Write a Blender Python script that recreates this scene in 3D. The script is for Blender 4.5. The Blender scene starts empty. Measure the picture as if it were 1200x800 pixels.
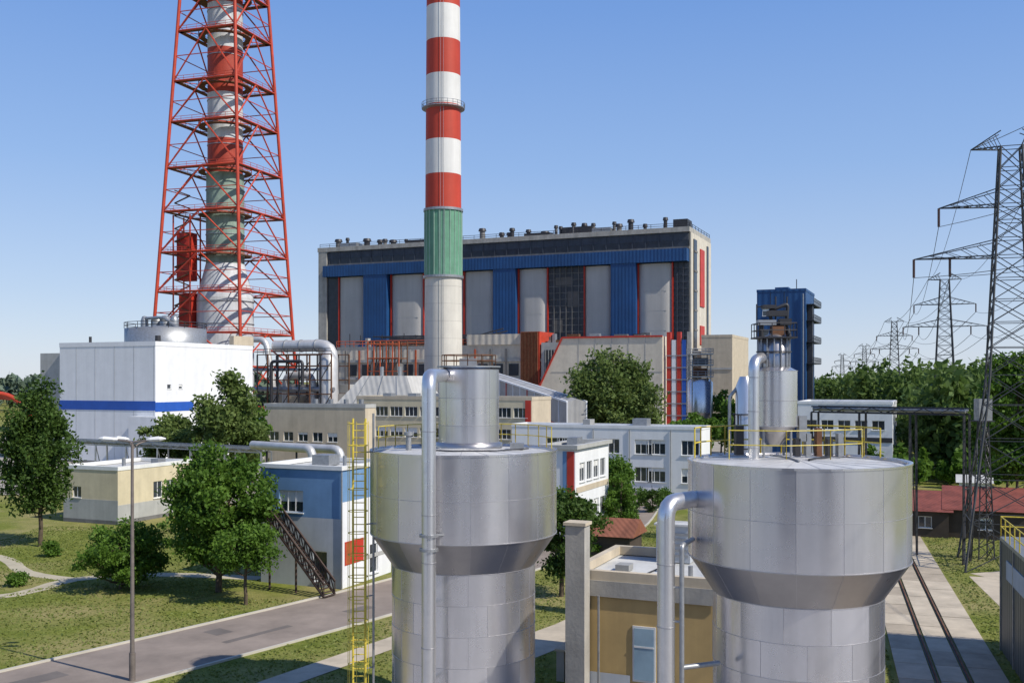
import bpy, math, random
import numpy as np
from mathutils import Vector, Matrix
random.seed(7)
EYE=15.0; F=1200.0; HZ=445.0
def X(px,d): return (px-600)*d/F
def Z(py,d): return EYE-(py-HZ)*d/F
def G(px,py):
    d=EYE*F/(py-HZ); return (X(px,d),d)
GA=math.radians(-22.8); CA=math.cos(GA); SA=-math.sin(GA)   # site grid
# ---------------------------------------------------------------- scene
sc=bpy.context.scene
sc.view_settings.view_transform='Standard'; sc.view_settings.look='None'; sc.view_settings.exposure=0
w=bpy.data.worlds.new("World"); sc.world=w; w.use_nodes=True
nt=w.node_tree; bg=nt.nodes['Background']; sky=nt.nodes.new('ShaderNodeTexSky'); sky.sky_type='NISHITA'; sky.sun_disc=False
sdir=Vector((.84,-.54,0)).normalized(); EL=math.radians(44)
S=Vector((sdir.x*math.cos(EL),sdir.y*math.cos(EL),math.sin(EL)))
sky.sun_elevation=EL; sky.sun_rotation=math.atan2(S.x,S.y); sky.air_density=1.0; sky.dust_density=0.3; sky.ozone_density=2.5; sky.altitude=100
SK=.13
wtc=nt.nodes.new('ShaderNodeTexCoord'); wsp=nt.nodes.new('ShaderNodeSeparateXYZ'); nt.links.new(wtc.outputs['Generated'],wsp.inputs[0])
wr=nt.nodes.new('ShaderNodeValToRGB'); nt.links.new(wsp.outputs[2],wr.inputs[0]); e=wr.color_ramp.elements
e[0].position=0; e[0].color=(.64,.72,.86,1); e[1].position=1; e[1].color=(.05,.13,.42,1)
for p_,c_ in((.08,(.48,.61,.85,1)),(.2,(.30,.48,.84,1)),(.34,(.18,.36,.79,1))):
    q=wr.color_ramp.elements.new(p_); q.color=c_
wv=nt.nodes.new('ShaderNodeVectorMath'); wv.operation='SCALE'; wv.inputs['Scale'].default_value=1/SK; nt.links.new(wr.outputs[0],wv.inputs[0])
wm=nt.nodes.new('ShaderNodeMix'); wm.data_type='RGBA'; wm.inputs[0].default_value=.78; nt.links.new(sky.outputs[0],wm.inputs[6]); nt.links.new(wv.outputs[0],wm.inputs[7])
nt.links.new(wm.outputs[2],bg.inputs[0]); bg.inputs[1].default_value=SK
sl=bpy.data.lights.new("sun",'SUN'); sl.energy=5.0; sl.angle=math.radians(.53); sl.color=(1,.94,.84)
so=bpy.data.objects.new("sun",sl); sc.collection.objects.link(so); so.rotation_mode='QUATERNION'; so.rotation_quaternion=S.to_track_quat('Z','Y'); so.location=(60,-40,80)
cd=bpy.data.cameras.new("camera"); cam=bpy.data.objects.new("camera",cd); sc.collection.objects.link(cam); sc.camera=cam
cam.location=(0,0,EYE); cam.rotation_euler=(math.pi/2,0,0); cd.lens=36; cd.sensor_width=36; cd.shift_y=45/1200; cd.clip_end=9000; cd.clip_start=.5
# ---------------------------------------------------------------- materials
MC={}
def M(name,col,rough=.75,metal=0.,var=.12,scale=.6,bump=0.,streak=0.,corr=0.,spec=.4,fine=6.,ss=.7):
    if name in MC: return MC[name]
    m=bpy.data.materials.new(name); MC[name]=m; m.use_nodes=True
    n=m.node_tree.nodes; l=m.node_tree.links; b=n['Principled BSDF']
    tc=n.new('ShaderNodeTexCoord'); no=n.new('ShaderNodeTexNoise'); no.inputs['Scale'].default_value=scale; no.inputs['Detail'].default_value=6; no.inputs['Roughness'].default_value=.65
    l.new(tc.outputs['Object'],no.inputs['Vector'])
    r=n.new('ShaderNodeMapRange'); r.inputs[1].default_value=.3; r.inputs[2].default_value=.7; r.inputs[3].default_value=1-var; r.inputs[4].default_value=1+var*.7
    l.new(no.outputs[0],r.inputs[0]); fac=r.outputs[0]
    if streak>0:
        mp=n.new('ShaderNodeMapping'); mp.inputs['Scale'].default_value=(ss,ss,.06*ss); l.new(tc.outputs['Object'],mp.inputs[0])
        n2=n.new('ShaderNodeTexNoise'); n2.inputs['Scale'].default_value=1.; n2.inputs['Detail'].default_value=7; n2.inputs['Roughness'].default_value=.7; l.new(mp.outputs[0],n2.inputs['Vector'])
        r2=n.new('ShaderNodeMapRange'); r2.inputs[1].default_value=.3; r2.inputs[2].default_value=.62; r2.inputs[3].default_value=1-streak; r2.inputs[4].default_value=1.
        l.new(n2.outputs[0],r2.inputs[0]); mu=n.new('ShaderNodeMath'); mu.operation='MULTIPLY'; l.new(fac,mu.inputs[0]); l.new(r2.outputs[0],mu.inputs[1]); fac=mu.outputs[0]
    vm=n.new('ShaderNodeVectorMath'); vm.operation='SCALE'; vm.inputs[0].default_value=col; l.new(fac,vm.inputs['Scale']); l.new(vm.outputs[0],b.inputs['Base Color'])
    b.inputs['Roughness'].default_value=rough; b.inputs['Metallic'].default_value=metal; b.inputs['Specular IOR Level'].default_value=spec
    if metal>.5:
        rr=n.new('ShaderNodeMapRange'); rr.inputs[1].default_value=.3; rr.inputs[2].default_value=.7; rr.inputs[3].default_value=rough*1.2; rr.inputs[4].default_value=rough*.8; l.new(no.outputs[0],rr.inputs[0]); l.new(rr.outputs[0],b.inputs['Roughness'])
    if corr>0:
        sp=n.new('ShaderNodeSeparateXYZ'); l.new(tc.outputs['Object'],sp.inputs[0]); ad=n.new('ShaderNodeMath'); l.new(sp.outputs[0],ad.inputs[0]); l.new(sp.outputs[1],ad.inputs[1])
        mm=n.new('ShaderNodeMath'); mm.operation='MULTIPLY'; mm.inputs[1].default_value=corr*6.283; l.new(ad.outputs[0],mm.inputs[0]); sn=n.new('ShaderNodeMath'); sn.operation='SINE'; l.new(mm.outputs[0],sn.inputs[0])
        bp=n.new('ShaderNodeBump'); bp.inputs['Strength'].default_value=.5; bp.inputs['Distance'].default_value=.04/corr; l.new(sn.outputs[0],bp.inputs['Height']); l.new(bp.outputs[0],b.inputs['Normal'])
    elif bump>0:
        n3=n.new('ShaderNodeTexNoise'); n3.inputs['Scale'].default_value=fine; n3.inputs['Detail'].default_value=4; l.new(tc.outputs['Object'],n3.inputs['Vector'])
        bp=n.new('ShaderNodeBump'); bp.inputs['Strength'].default_value=1; bp.inputs['Distance'].default_value=bump; l.new(n3.outputs[0],bp.inputs['Height']); l.new(bp.outputs[0],b.inputs['Normal'])
    return m
white=M('white_render',(.74,.75,.76),streak=.1,var=.05); whitep=M('white_panel',(.74,.75,.76),streak=.08,var=.05,corr=1.2)
graywall=M('gray_render',(.42,.42,.40),streak=.2); cream=M('cream_render',(.62,.54,.37),streak=.15); beige=M('beige_panel',(.55,.47,.35),streak=.2); beige2=M('beige_light',(.62,.57,.48),streak=.2,corr=.5)
ochre=M('ochre_render',(.50,.35,.15),streak=.15); bluer=M('blue_render',(.15,.28,.47),streak=.12); blueg=M('bluegray_base',(.47,.50,.53),streak=.15)
bluec=M('blue_cladding',(.012,.068,.20),rough=.5,streak=.25,corr=.9,ss=.3,var=.2,scale=.12); bluest=M('blue_stripe',(.02,.09,.40),rough=.5)
navy=M('navy_glazing',(.025,.032,.045),rough=.3,var=.4); panel=M('pale_panel',(.46,.445,.42),streak=.2,var=.1,scale=.08,ss=.2)
conc=M('concrete',(.42,.40,.36),streak=.3,bump=.01,var=.2); concd=M('concrete_dark',(.18,.175,.17),streak=.3,var=.25); darkm=M('dark_steel',(.045,.045,.05),rough=.5,metal=.3,var=.3)
galv=M('galvanised_steel',(.34,.35,.36),rough=.45,metal=.6,var=.25,scale=3); pyl=M('pylon_steel',(.07,.073,.078),rough=.6,metal=.3,var=.2)
redp=M('red_paint',(.50,.04,.022),rough=.5,var=.2,streak=.15); redst=M('red_steel',(.46,.052,.022),rough=.5,var=.3,scale=.3); rust=M('rusty_steel',(.15,.07,.035),rough=.8,var=.5,scale=1.5)
orange=M('orange_paint',(.48,.10,.035),rough=.5,var=.3); yel=M('yellow_paint',(.60,.47,.06),rough=.5,var=.25,scale=3); brick=M('dull_red_roof',(.20,.055,.04),rough=.8,var=.4,scale=.8,corr=2)
chw=M('chimney_white',(.70,.69,.67),rough=.7,var=.08,scale=.15,streak=.16,ss=.5); chr_=M('chimney_red',(.48,.05,.025),rough=.6,var=.12,scale=.15,streak=.15,ss=.5); chc=M('chimney_concrete',(.62,.59,.52),rough=.8,var=.1,scale=.2,streak=.15,ss=.5); chg=M('chimney_green',(.13,.31,.20),rough=.6,var=.15,streak=.25)
verd=M('patina_green',(.26,.35,.29),rough=.7,var=.3,scale=.3,streak=.35); stw=M('stack_white',(.58,.60,.62),rough=.6,var=.14,scale=.3,streak=.3); sted=M('stack_red',(.40,.05,.025),rough=.6,var=.2,scale=.3,streak=.3)
glass=M('window_glass',(.03,.04,.05),rough=.08,var=.5,scale=.9,spec=.9); frame=M('window_frame',(.7,.7,.68)); roofg=M('roof_felt',(.30,.30,.29),var=.25,scale=.4,bump=.01); roofl=M('roof_light',(.50,.50,.48),var=.25,scale=.5,bump=.004)
asph=M('worn_asphalt',(.25,.205,.17),rough=.9,var=.28,scale=.3,bump=.006,fine=20); slab=M('concrete_slab',(.48,.41,.31),rough=.9,var=.25,scale=.5,bump=.006); sand=M('sandy_path',(.44,.39,.28),rough=.95,var=.2); kerb=M('kerb_stone',(.48,.45,.38))
AL=dict(metal=.88,var=.08,scale=.5,bump=.008,fine=.7,streak=.12,ss=1.8)
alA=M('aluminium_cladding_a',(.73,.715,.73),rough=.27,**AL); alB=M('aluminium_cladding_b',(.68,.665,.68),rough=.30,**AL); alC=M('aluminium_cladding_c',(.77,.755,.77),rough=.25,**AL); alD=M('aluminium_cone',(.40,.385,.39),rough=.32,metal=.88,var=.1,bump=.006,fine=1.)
roofm=M('tank_roof_sheet',(.60,.59,.57),rough=.55,metal=.3,var=.2,scale=1.2,bump=.004,fine=3)
seam=M('cladding_seam',(.48,.47,.48),rough=.45,metal=.8); pipem=M('pipe_cladding',(.68,.67,.67),rough=.32,metal=.85,var=.1,scale=2,bump=.003)
bark=M('bark',(.10,.075,.05),rough=.95,var=.4,scale=4,bump=.02); ins=M('insulator',(.07,.03,.02),rough=.3)
def leafmat(name,c1,c2,tr=.3):
    m=bpy.data.materials.new(name); m.use_nodes=True; n=m.node_tree.nodes; l=m.node_tree.links; b=n['Principled BSDF']; out=n['Material Output']
    g=n.new('ShaderNodeNewGeometry'); tc=n.new('ShaderNodeTexCoord'); no=n.new('ShaderNodeTexNoise'); no.inputs['Scale'].default_value=.45; no.inputs['Detail'].default_value=3; l.new(tc.outputs['Object'],no.inputs['Vector'])
    ad=n.new('ShaderNodeMath'); ad.operation='MULTIPLY_ADD'; ad.inputs[1].default_value=.45; l.new(g.outputs['Random Per Island'],ad.inputs[0])
    mr=n.new('ShaderNodeMapRange'); mr.inputs[1].default_value=.3; mr.inputs[2].default_value=.7; mr.inputs[3].default_value=0; mr.inputs[4].default_value=.55; l.new(no.outputs[0],mr.inputs[0]); l.new(mr.outputs[0],ad.inputs[2])
    mx=n.new('ShaderNodeMix'); mx.data_type='RGBA'; mx.inputs[6].default_value=(*c1,1); mx.inputs[7].default_value=(*c2,1); l.new(ad.outputs[0],mx.inputs[0])
    l.new(mx.outputs[2],b.inputs['Base Color']); b.inputs['Roughness'].default_value=.6; b.inputs['Specular IOR Level'].default_value=.25
    t=n.new('ShaderNodeBsdfTranslucent'); l.new(mx.outputs[2],t.inputs[0]); ms=n.new('ShaderNodeMixShader'); ms.inputs[0].default_value=tr; l.new(b.outputs[0],ms.inputs[1]); l.new(t.outputs[0],ms.inputs[2]); l.new(ms.outputs[0],out.inputs[0]); return m
leafA=leafmat('leaf_green',(.045,.11,.012),(.15,.26,.035),.42); leafB=leafmat('leaf_dark',(.032,.072,.014),(.10,.17,.03),.38); leafC=leafmat('leaf_willow',(.07,.12,.025),(.19,.25,.07),.38); leafF=leafmat('leaf_forest',(.06,.115,.025),(.15,.22,.055),.4); leafH=leafmat('leaf_far_haze',(.10,.145,.10),(.15,.20,.14),.2); grassm=leafmat('grass_blades',(.11,.15,.025),(.25,.28,.08),.3)  # leafH: distance haze put into a paler leaf colour
# ---------------------------------------------------------------- mesh builder
def link(o,parent=None):
    sc.collection.objects.link(o)
    if parent: o.parent=parent
    return o
class Obj:
    def __init__(s,name,o=(0,0,0),a=0.): s.name=name; s.o=o; s.a=a; s.p={}
    def add(s,part,mat,vs,fs,smooth=False):
        k=(part,mat.name,smooth); e=s.p.setdefault(k,([],[],mat)); b=len(e[0]); e[0].extend([tuple(v) for v in vs]); e[1].extend([tuple(i+b for i in f) for f in fs])
    def box(s,part,mat,x0,x1,y0,y1,z0,z1):
        if x0>x1:x0,x1=x1,x0
        if y0>y1:y0,y1=y1,y0
        v=[(x0,y0,z0),(x1,y0,z0),(x1,y1,z0),(x0,y1,z0),(x0,y0,z1),(x1,y0,z1),(x1,y1,z1),(x0,y1,z1)]
        s.add(part,mat,v,[(0,3,2,1),(4,5,6,7),(0,1,5,4),(1,2,6,5),(2,3,7,6),(3,0,4,7)])
    def tube(s,part,mat,p,q,r,r2=None,n=6,caps=True,smooth=None):
        r2=r if r2 is None else r2; p=Vector(p); q=Vector(q); d=(q-p)
        if d.length<1e-6:return
        d.normalize(); u=d.orthogonal().normalized() if abs(d.z)<.999 else Vector((1,0,0)); v=d.cross(u).normalized()
        if n==4:
            u=(Vector((0,0,1)).cross(d)).normalized() if abs(d.z)<.999 else Vector((1,0,0)); v=d.cross(u); u,v=(u+v).normalized(),(v-u).normalized()
        vs=[]
        for c,rr in((p,r),(q,r2)):
            for i in range(n):
                a=2*math.pi*i/n; vs.append(c+(u*math.cos(a)+v*math.sin(a))*rr)
        fs=[(i,(i+1)%n,n+(i+1)%n,n+i) for i in range(n)]
        s.add(part,mat,vs,fs,(n>6) if smooth is None else smooth)
        if caps: s.add(part,mat,vs,[tuple(range(n-1,-1,-1)),tuple(range(n,2*n))],False)
    def pipe(s,part,mat,pts,r,n=14,bend=None):
        P=[Vector(p) for p in pts]; bend=bend or r*2.2; Q=[P[0]]
        for i in range(1,len(P)-1):
            a=(P[i-1]-P[i]); b=(P[i+1]-P[i]); k=min(bend,a.length*.45,b.length*.45); A=P[i]+a.normalized()*k; B=P[i]+b.normalized()*k
            for t in(0,.25,.5,.75,1): Q.append(A*(1-t)**2+P[i]*2*t*(1-t)+B*t*t)
        Q.append(P[-1])
        vs=[];fs=[]; u=None
        for i,c in enumerate(Q):
            d=(Q[min(i+1,len(Q)-1)]-Q[max(i-1,0)]).normalized()
            u=d.orthogonal().normalized() if u is None else (u-d*u.dot(d)).normalized()
            v=d.cross(u)
            for k in range(n):
                a=2*math.pi*k/n; vs.append(c+(u*math.cos(a)+v*math.sin(a))*r)
        for i in range(len(Q)-1):
            for k in range(n): fs.append((i*n+k,i*n+(k+1)%n,(i+1)*n+(k+1)%n,(i+1)*n+k))
        s.add(part,mat,vs,fs,True); s.add(part,mat,vs[:n],[tuple(range(n))]); s.add(part,mat,vs[-n:],[tuple(range(n))])
    def lathe(s,part,mat,prof,c=(0,0),n=48,smooth=True,cap=False):
        vs=[];fs=[]
        for r,z in prof:
            for i in range(n):
                a=2*math.pi*i/n; vs.append((c[0]+r*math.cos(a),c[1]+r*math.sin(a),z))
        for j in range(len(prof)-1):
            for i in range(n): fs.append((j*n+i,j*n+(i+1)%n,(j+1)*n+(i+1)%n,(j+1)*n+i))
        s.add(part,mat,vs,fs,smooth)
        if cap: s.add(part,mat,vs[-n:],[tuple(range(n))])
    def ring(s,part,mat,c,r,z,t,n=32,m=5):
        for i in range(n):
            a=2*math.pi*i/n;b=2*math.pi*(i+1)/n
            s.tube(part,mat,(c[0]+r*math.cos(a),c[1]+r*math.sin(a),z),(c[0]+r*math.cos(b),c[1]+r*math.sin(b),z),t,n=m,caps=False)
    def rail(s,mat,pts,h=1.1,r=.03,step=1.5,closed=False,part='railing',mid=True):
        P=[Vector(p) for p in pts]+([Vector(pts[0])] if closed else [])
        for a,b in zip(P,P[1:]):
            for k in((1,.5) if mid else (1,)): s.tube(part,mat,a+Vector((0,0,h*k)),b+Vector((0,0,h*k)),r,n=5,caps=False)
            L=(b-a).length; m=max(1,round(L/step))
            for i in range(m+1):
                c=a.lerp(b,i/m); s.tube(part,mat,c,c+Vector((0,0,h)),r,n=5,caps=False)
    def wall(s,mat,p,d,W,z0,z1,ops=(),part='walls',rec=.15,gl=None,fr=None,mull=2,sill=True):
        gl=gl or glass; fr=fr or frame; px,py=p; dx,dy=d; nx,ny=dy,-dx
        def pt(u,z,o=0): return (px+dx*u+nx*o,py+dy*u+ny*o,z)
        us=sorted({0,W}|{o[0] for o in ops}|{o[1] for o in ops}); zs=sorted({z0,z1}|{o[2] for o in ops}|{o[3] for o in ops})
        for i in range(len(us)-1):
            for j in range(len(zs)-1):
                uc=(us[i]+us[i+1])/2; zc=(zs[j]+zs[j+1])/2
                if any(o[0]<uc<o[1] and o[2]<zc<o[3] for o in ops): continue
                s.add(part,mat,[pt(us[i],zs[j]),pt(us[i+1],zs[j]),pt(us[i+1],zs[j+1]),pt(us[i],zs[j+1])],[(0,1,2,3)])
        def bar(u0,u1,a,b,o0,o1,m,pn):
            v=[pt(u0,a,o0),pt(u1,a,o0),pt(u1,b,o0),pt(u0,b,o0),pt(u0,a,o1),pt(u1,a,o1),pt(u1,b,o1),pt(u0,b,o1)]
            s.add(pn,m,v,[(0,1,2,3),(4,7,6,5),(0,4,5,1),(1,5,6,2),(2,6,7,3),(3,7,4,0)])
        for (a,b,c,e) in ops:
            for q in([pt(a,c),pt(a,c,-rec),pt(a,e,-rec),pt(a,e)],[pt(b,c),pt(b,e),pt(b,e,-rec),pt(b,c,-rec)],[pt(a,e),pt(a,e,-rec),pt(b,e,-rec),pt(b,e)],[pt(a,c),pt(b,c),pt(b,c,-rec),pt(a,c,-rec)]):
                s.add(part,mat,q,[(0,1,2,3)])
            s.add('glass',gl,[pt(a,c,-rec),pt(b,c,-rec),pt(b,e,-rec),pt(a,e,-rec)],[(0,1,2,3)])
            if (a*7.3+c*3.1)%1<.35:
                hh=c+(e-c)*(.45+.3*((a*5.7)%1)); s.add('blinds',frame,[pt(a,hh,-rec+.002),pt(b,hh,-rec+.002),pt(b,e,-rec+.002),pt(a,e,-rec+.002)],[(0,1,2,3)])
            t=.07
            bar(a,b,c,c+t,-rec+.003,-rec+.06,fr,'window_frames'); bar(a,b,e-t,e,-rec+.003,-rec+.06,fr,'window_frames')
            for k in range(mull+1):
                u=a+(b-a-t)*k/mull; bar(u,u+t,c+t,e-t,-rec+.003,-rec+.06,fr,'window_frames')
            if sill: bar(a-.08,b+.08,c-.06,c-.002,.002,.12,fr,'window_frames')
    def done(s):
        ks=list(s.p.items()); root=None
        if len({k[0] for k,_ in ks})>1:
            root=bpy.data.objects.new(s.name,None); root.empty_display_size=.5; link(root); root.location=s.o; root.rotation_euler=(0,0,s.a)
        for (part,mn,sm),(vs,fs,mat) in ks:
            nm=part if root else s.name
            me=bpy.data.meshes.new(nm); me.from_pydata(vs,[],fs); me.materials.append(mat)
            if sm: me.shade_smooth()
            me.update(); ob=bpy.data.objects.new(nm,me)
            if root: link(ob,root)
            else:
                if s.__dict__.get('first') is None: s.first=link(ob); ob.location=s.o; ob.rotation_euler=(0,0,s.a)
                else: ob.name=part; link(ob,s.first)
        return root
def Lof(px,cx,cy): return -((px-600)*cy-F*cx)/(F*CA+(px-600)*SA)   # distance along -x
def Dof(px,cx,cy): return ((px-600)*cy-F*cx)/(F*SA-(px-600)*CA)
class Bld(Obj):
    """building on the site grid; local origin = near right corner, body in x<0,y>0"""
    def __init__(s,name,pxc,d,pxl,pxr,h,depth=None):
        cx=X(pxc,d); Obj.__init__(s,name,(cx,d,0),GA); s.L=Lof(pxl,cx,d); s.D=depth or Dof(pxr,cx,d); s.h=h
    def shell(s,mf,mr=None,opsF=(),opsR=(),roof=None,par=.35,parm=None,z0=0,mull=2,over=0,fr=None):
        L,D,h=s.L,s.D,s.h; mr=mr or mf; roof=roof or roofg; parm=parm or mf
        s.wall(mf,(-L,0),(1,0),L,z0,h,opsF,mull=mull,fr=fr); s.wall(mr,(0,0),(0,1),D,z0,h,opsR,mull=mull,fr=fr); s.wall(mf,(0,D),(-1,0),L,z0,h); s.wall(mr,(-L,D),(0,-1),D,z0,h)
        e=.06+over; t=.3
        s.add('roof',roof,[(-L,0,h-.05),(0,0,h-.05),(0,D,h-.05),(-L,D,h-.05)],[(0,1,2,3)])
        s.box('parapet',parm,-L-e,e,-e,t,h+.002,h+par); s.box('parapet',parm,-L-e,e,D-t,D+e,h+.002,h+par); s.box('parapet',parm,-L-e,-L+t,t,D-t,h+.002,h+par); s.box('parapet',parm,-t,e,t,D-t,h+.002,h+par)
        s.box('foundations',concd,-L-.05,.05,-.05,D+.05,-.3,.4)
# ---------------------------------------------------------------- ground
def groundmat():
    m=bpy.data.materials.new('grass_ground'); m.use_nodes=True; n=m.node_tree.nodes; l=m.node_tree.links; b=n['Principled BSDF']; b.inputs['Roughness'].default_value=.95; b.inputs['Specular IOR Level'].default_value=.1
    tc=n.new('ShaderNodeTexCoord')
    def N(sc_,d=6,r=.6):
        q=n.new('ShaderNodeTexNoise'); q.inputs['Scale'].default_value=sc_; q.inputs['Detail'].default_value=d; q.inputs['Roughness'].default_value=r; l.new(tc.outputs['Object'],q.inputs['Vector']); return q
    a=N(.11); c=N(.8,8,.7); e=N(9,4,.7)
    cr=n.new('ShaderNodeValToRGB'); l.new(c.outputs[0],cr.inputs[0]); k=cr.color_ramp; k.elements[0].position=.34; k.elements[0].color=(.115,.15,.022,1); k.elements[1].position=.68; k.elements[1].color=(.23,.245,.055,1)
    dr=n.new('ShaderNodeMix'); dr.data_type='RGBA'; dr.inputs[7].default_value=(.36,.30,.14,1); l.new(cr.outputs[0],dr.inputs[6])
    mr=n.new('ShaderNodeMapRange'); mr.inputs[1].default_value=.44; mr.inputs[2].default_value=.66; mr.inputs[4].default_value=.8; l.new(a.outputs[0],mr.inputs[0]); l.new(mr.outputs[0],dr.inputs[0])
    m2=n.new('ShaderNodeMix'); m2.data_type='RGBA'; m2.blend_type='MULTIPLY'; m2.inputs[0].default_value=1; l.new(dr.outputs[2],m2.inputs[6]); r3=n.new('ShaderNodeMapRange'); r3.inputs[1].default_value=.3; r3.inputs[2].default_value=.7; r3.inputs[3].default_value=.65; r3.inputs[4].default_value=1.2; l.new(e.outputs[0],r3.inputs[0]); l.new(r3.outputs[0],m2.inputs[7]); l.new(m2.outputs[2],b.inputs['Base Color'])
    bp=n.new('ShaderNodeBump'); bp.inputs['Distance'].default_value=.08; l.new(e.outputs[0],bp.inputs['Height']); l.new(bp.outputs[0],b.inputs['Normal']); return m
def sheet(name,mat,pts,z):
    me=bpy.data.meshes.new(name); me.from_pydata([(p[0],p[1],z) for p in pts],[],[tuple(range(len(pts)))]); me.materials.append(mat); return link(bpy.data.objects.new(name,me))
sheet('ground',groundmat(),[(-4000,-300),(4000,-300),(4000,7000),(-4000,7000)],0)
yard=M('yard_concrete',(.33,.30,.25),var=.25,scale=.15,rough=.9); yard2=M('yard_concrete_grey',(.34,.33,.32),var=.2,scale=.15,rough=.9)
sheet('yard_pavement',yard,[(-120,150),(-20,120),(0,128),(28,135),(60,200),(90,420),(-150,420)],.004)
sheet('yard_pavement',yard2,[(-90,-160),(90,-160),(90,40),(26,44),(18,46),(9,50),(2,50),(-8,46),(-13,43),(-22,44),(-90,30)],.004)  # unseen paving added around the viewpoint to keep tank reflections neutral
def offs(pts,w):
    P=[Vector((p[0],p[1])) for p in pts]; A=[];B=[]
    for i,p in enumerate(P):
        d=(P[min(i+1,len(P)-1)]-P[max(i-1,0)]).normalized(); nn=Vector((d.y,-d.x)); A.append(p+nn*w/2); B.append(p-nn*w/2)
    return A,B
def smooth(pts,k=4):
    out=[]; P=[Vector(p) for p in pts]
    for i in range(len(P)-1):
        p0=P[max(i-1,0)];p1=P[i];p2=P[i+1];p3=P[min(i+2,len(P)-1)]
        for j in range(k):
            t=j/k; out.append(.5*((2*p1)+(p2-p0)*t+(2*p0-5*p1+4*p2-p3)*t*t+(3*p1-p0-3*p2+p3)*t**3))
    return out+[P[-1]]
def ribbon(name,mat,pts,w,z,kerbs=False):
    o=Obj(name); A,B=offs(pts,w); n=len(pts)
    o.add('surface',mat,[(a.x,a.y,z) for a in A]+[(b.x,b.y,z) for b in B],[(i,i+1,n+i+1,n+i) for i in range(n-1)])
    if kerbs:
        for s_ in(1,-1):
            A1,_=offs(pts,(w+.0)*s_); A2,_=offs(pts,(w+.36)*s_)
            vs=[(a.x,a.y,.12) for a in A1]+[(a.x,a.y,.12) for a in A2]+[(a.x,a.y,0) for a in A1]+[(a.x,a.y,0) for a in A2]
            o.add('kerbs',kerb,vs,[(i,i+1,n+i+1,n+i) for i in range(n-1)]+[(i,i+1,2*n+i+1,2*n+i) for i in range(n-1)]+[(n+i,n+i+1,3*n+i+1,3*n+i) for i in range(n-1)])
    return o.done()
road=smooth([(-60,0),(-36.5,32),(-22,52),(-9.5,69.4),(0,85),(8,100),(12.5,116),(16,135),(22,160)])
ribbon('road',asph,road,7.4,.012,True)
ribbon('pavement',slab,[(-22,30),(-11.6,50.7),(-6.2,59.5),(-1,68)],1.8,.03)
ribbon('pavement',slab,[(-8,42),(-3,52),(4,62),(13,78)],3.2,.02)
ribbon('path',sand,smooth([(-60,66),(-37,70),(-33,77),(-27,79),(-19,77.5)]),1.5,.01)
ribbon('path',sand,smooth([(-60,92),(-45,88),(-38,80),(-33,77)]),1.2,.008)
rg=random.Random(4); o=Obj('asphalt_patches')
pm_=M('asphalt_patch',(.15,.13,.115),rough=.9,var=.2)
for (x,y,a_,w_,h_) in((-24,51,.95,1.2,3.5),(-15,60.5,.95,.5,5),(-17.5,61,.9,1.4,1.2),(-10,67,.95,1.,2.2)):
    c_,s_=math.cos(a_),math.sin(a_); o.add('patch',pm_,[(x+c_*u_-s_*v_,y+s_*u_+c_*v_,.017) for u_,v_ in((-h_/2,-w_/2),(h_/2,-w_/2),(h_/2,w_/2),(-h_/2,w_/2))],[(0,1,2,3)])
o.done()
rd=Vector((.292,.956)); rp=Vector((21.9,50.7)); rn=Vector((rd.y,-rd.x))
o=Obj('railway_siding',(rp.x,rp.y,0),math.atan2(rd.y,rd.x))
sl_rng=random.Random(3); slab2=M('concrete_slab_dark',(.38,.32,.24),rough=.9,var=.25)
for t in range(-30,110,3):
    for (a,b) in((.95,2.6),(-2.6,-.95),(-.6,.6)):
        zz=.05+sl_rng.random()*.02; o.box('concrete_slabs',[slab,slab,slab2][sl_rng.randrange(3)],t+.03,t+2.97,a,b,-.1,zz)
for s_ in(-.78,.78):
    o.box('rails',rust,-30,110,s_-.04,s_+.04,0,.12); o.box('rails',darkm,-30,110,s_-.1,s_+.1,-.05,.03)
o.done()
ribbon('concrete_road',slab,[(27.6,40),(29.3,50.7),(33,66),(36,78)],2.2,.012)
ribbon('concrete_road',slab,[(36,78),(42,80),(50,81)],3,.016)
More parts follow.
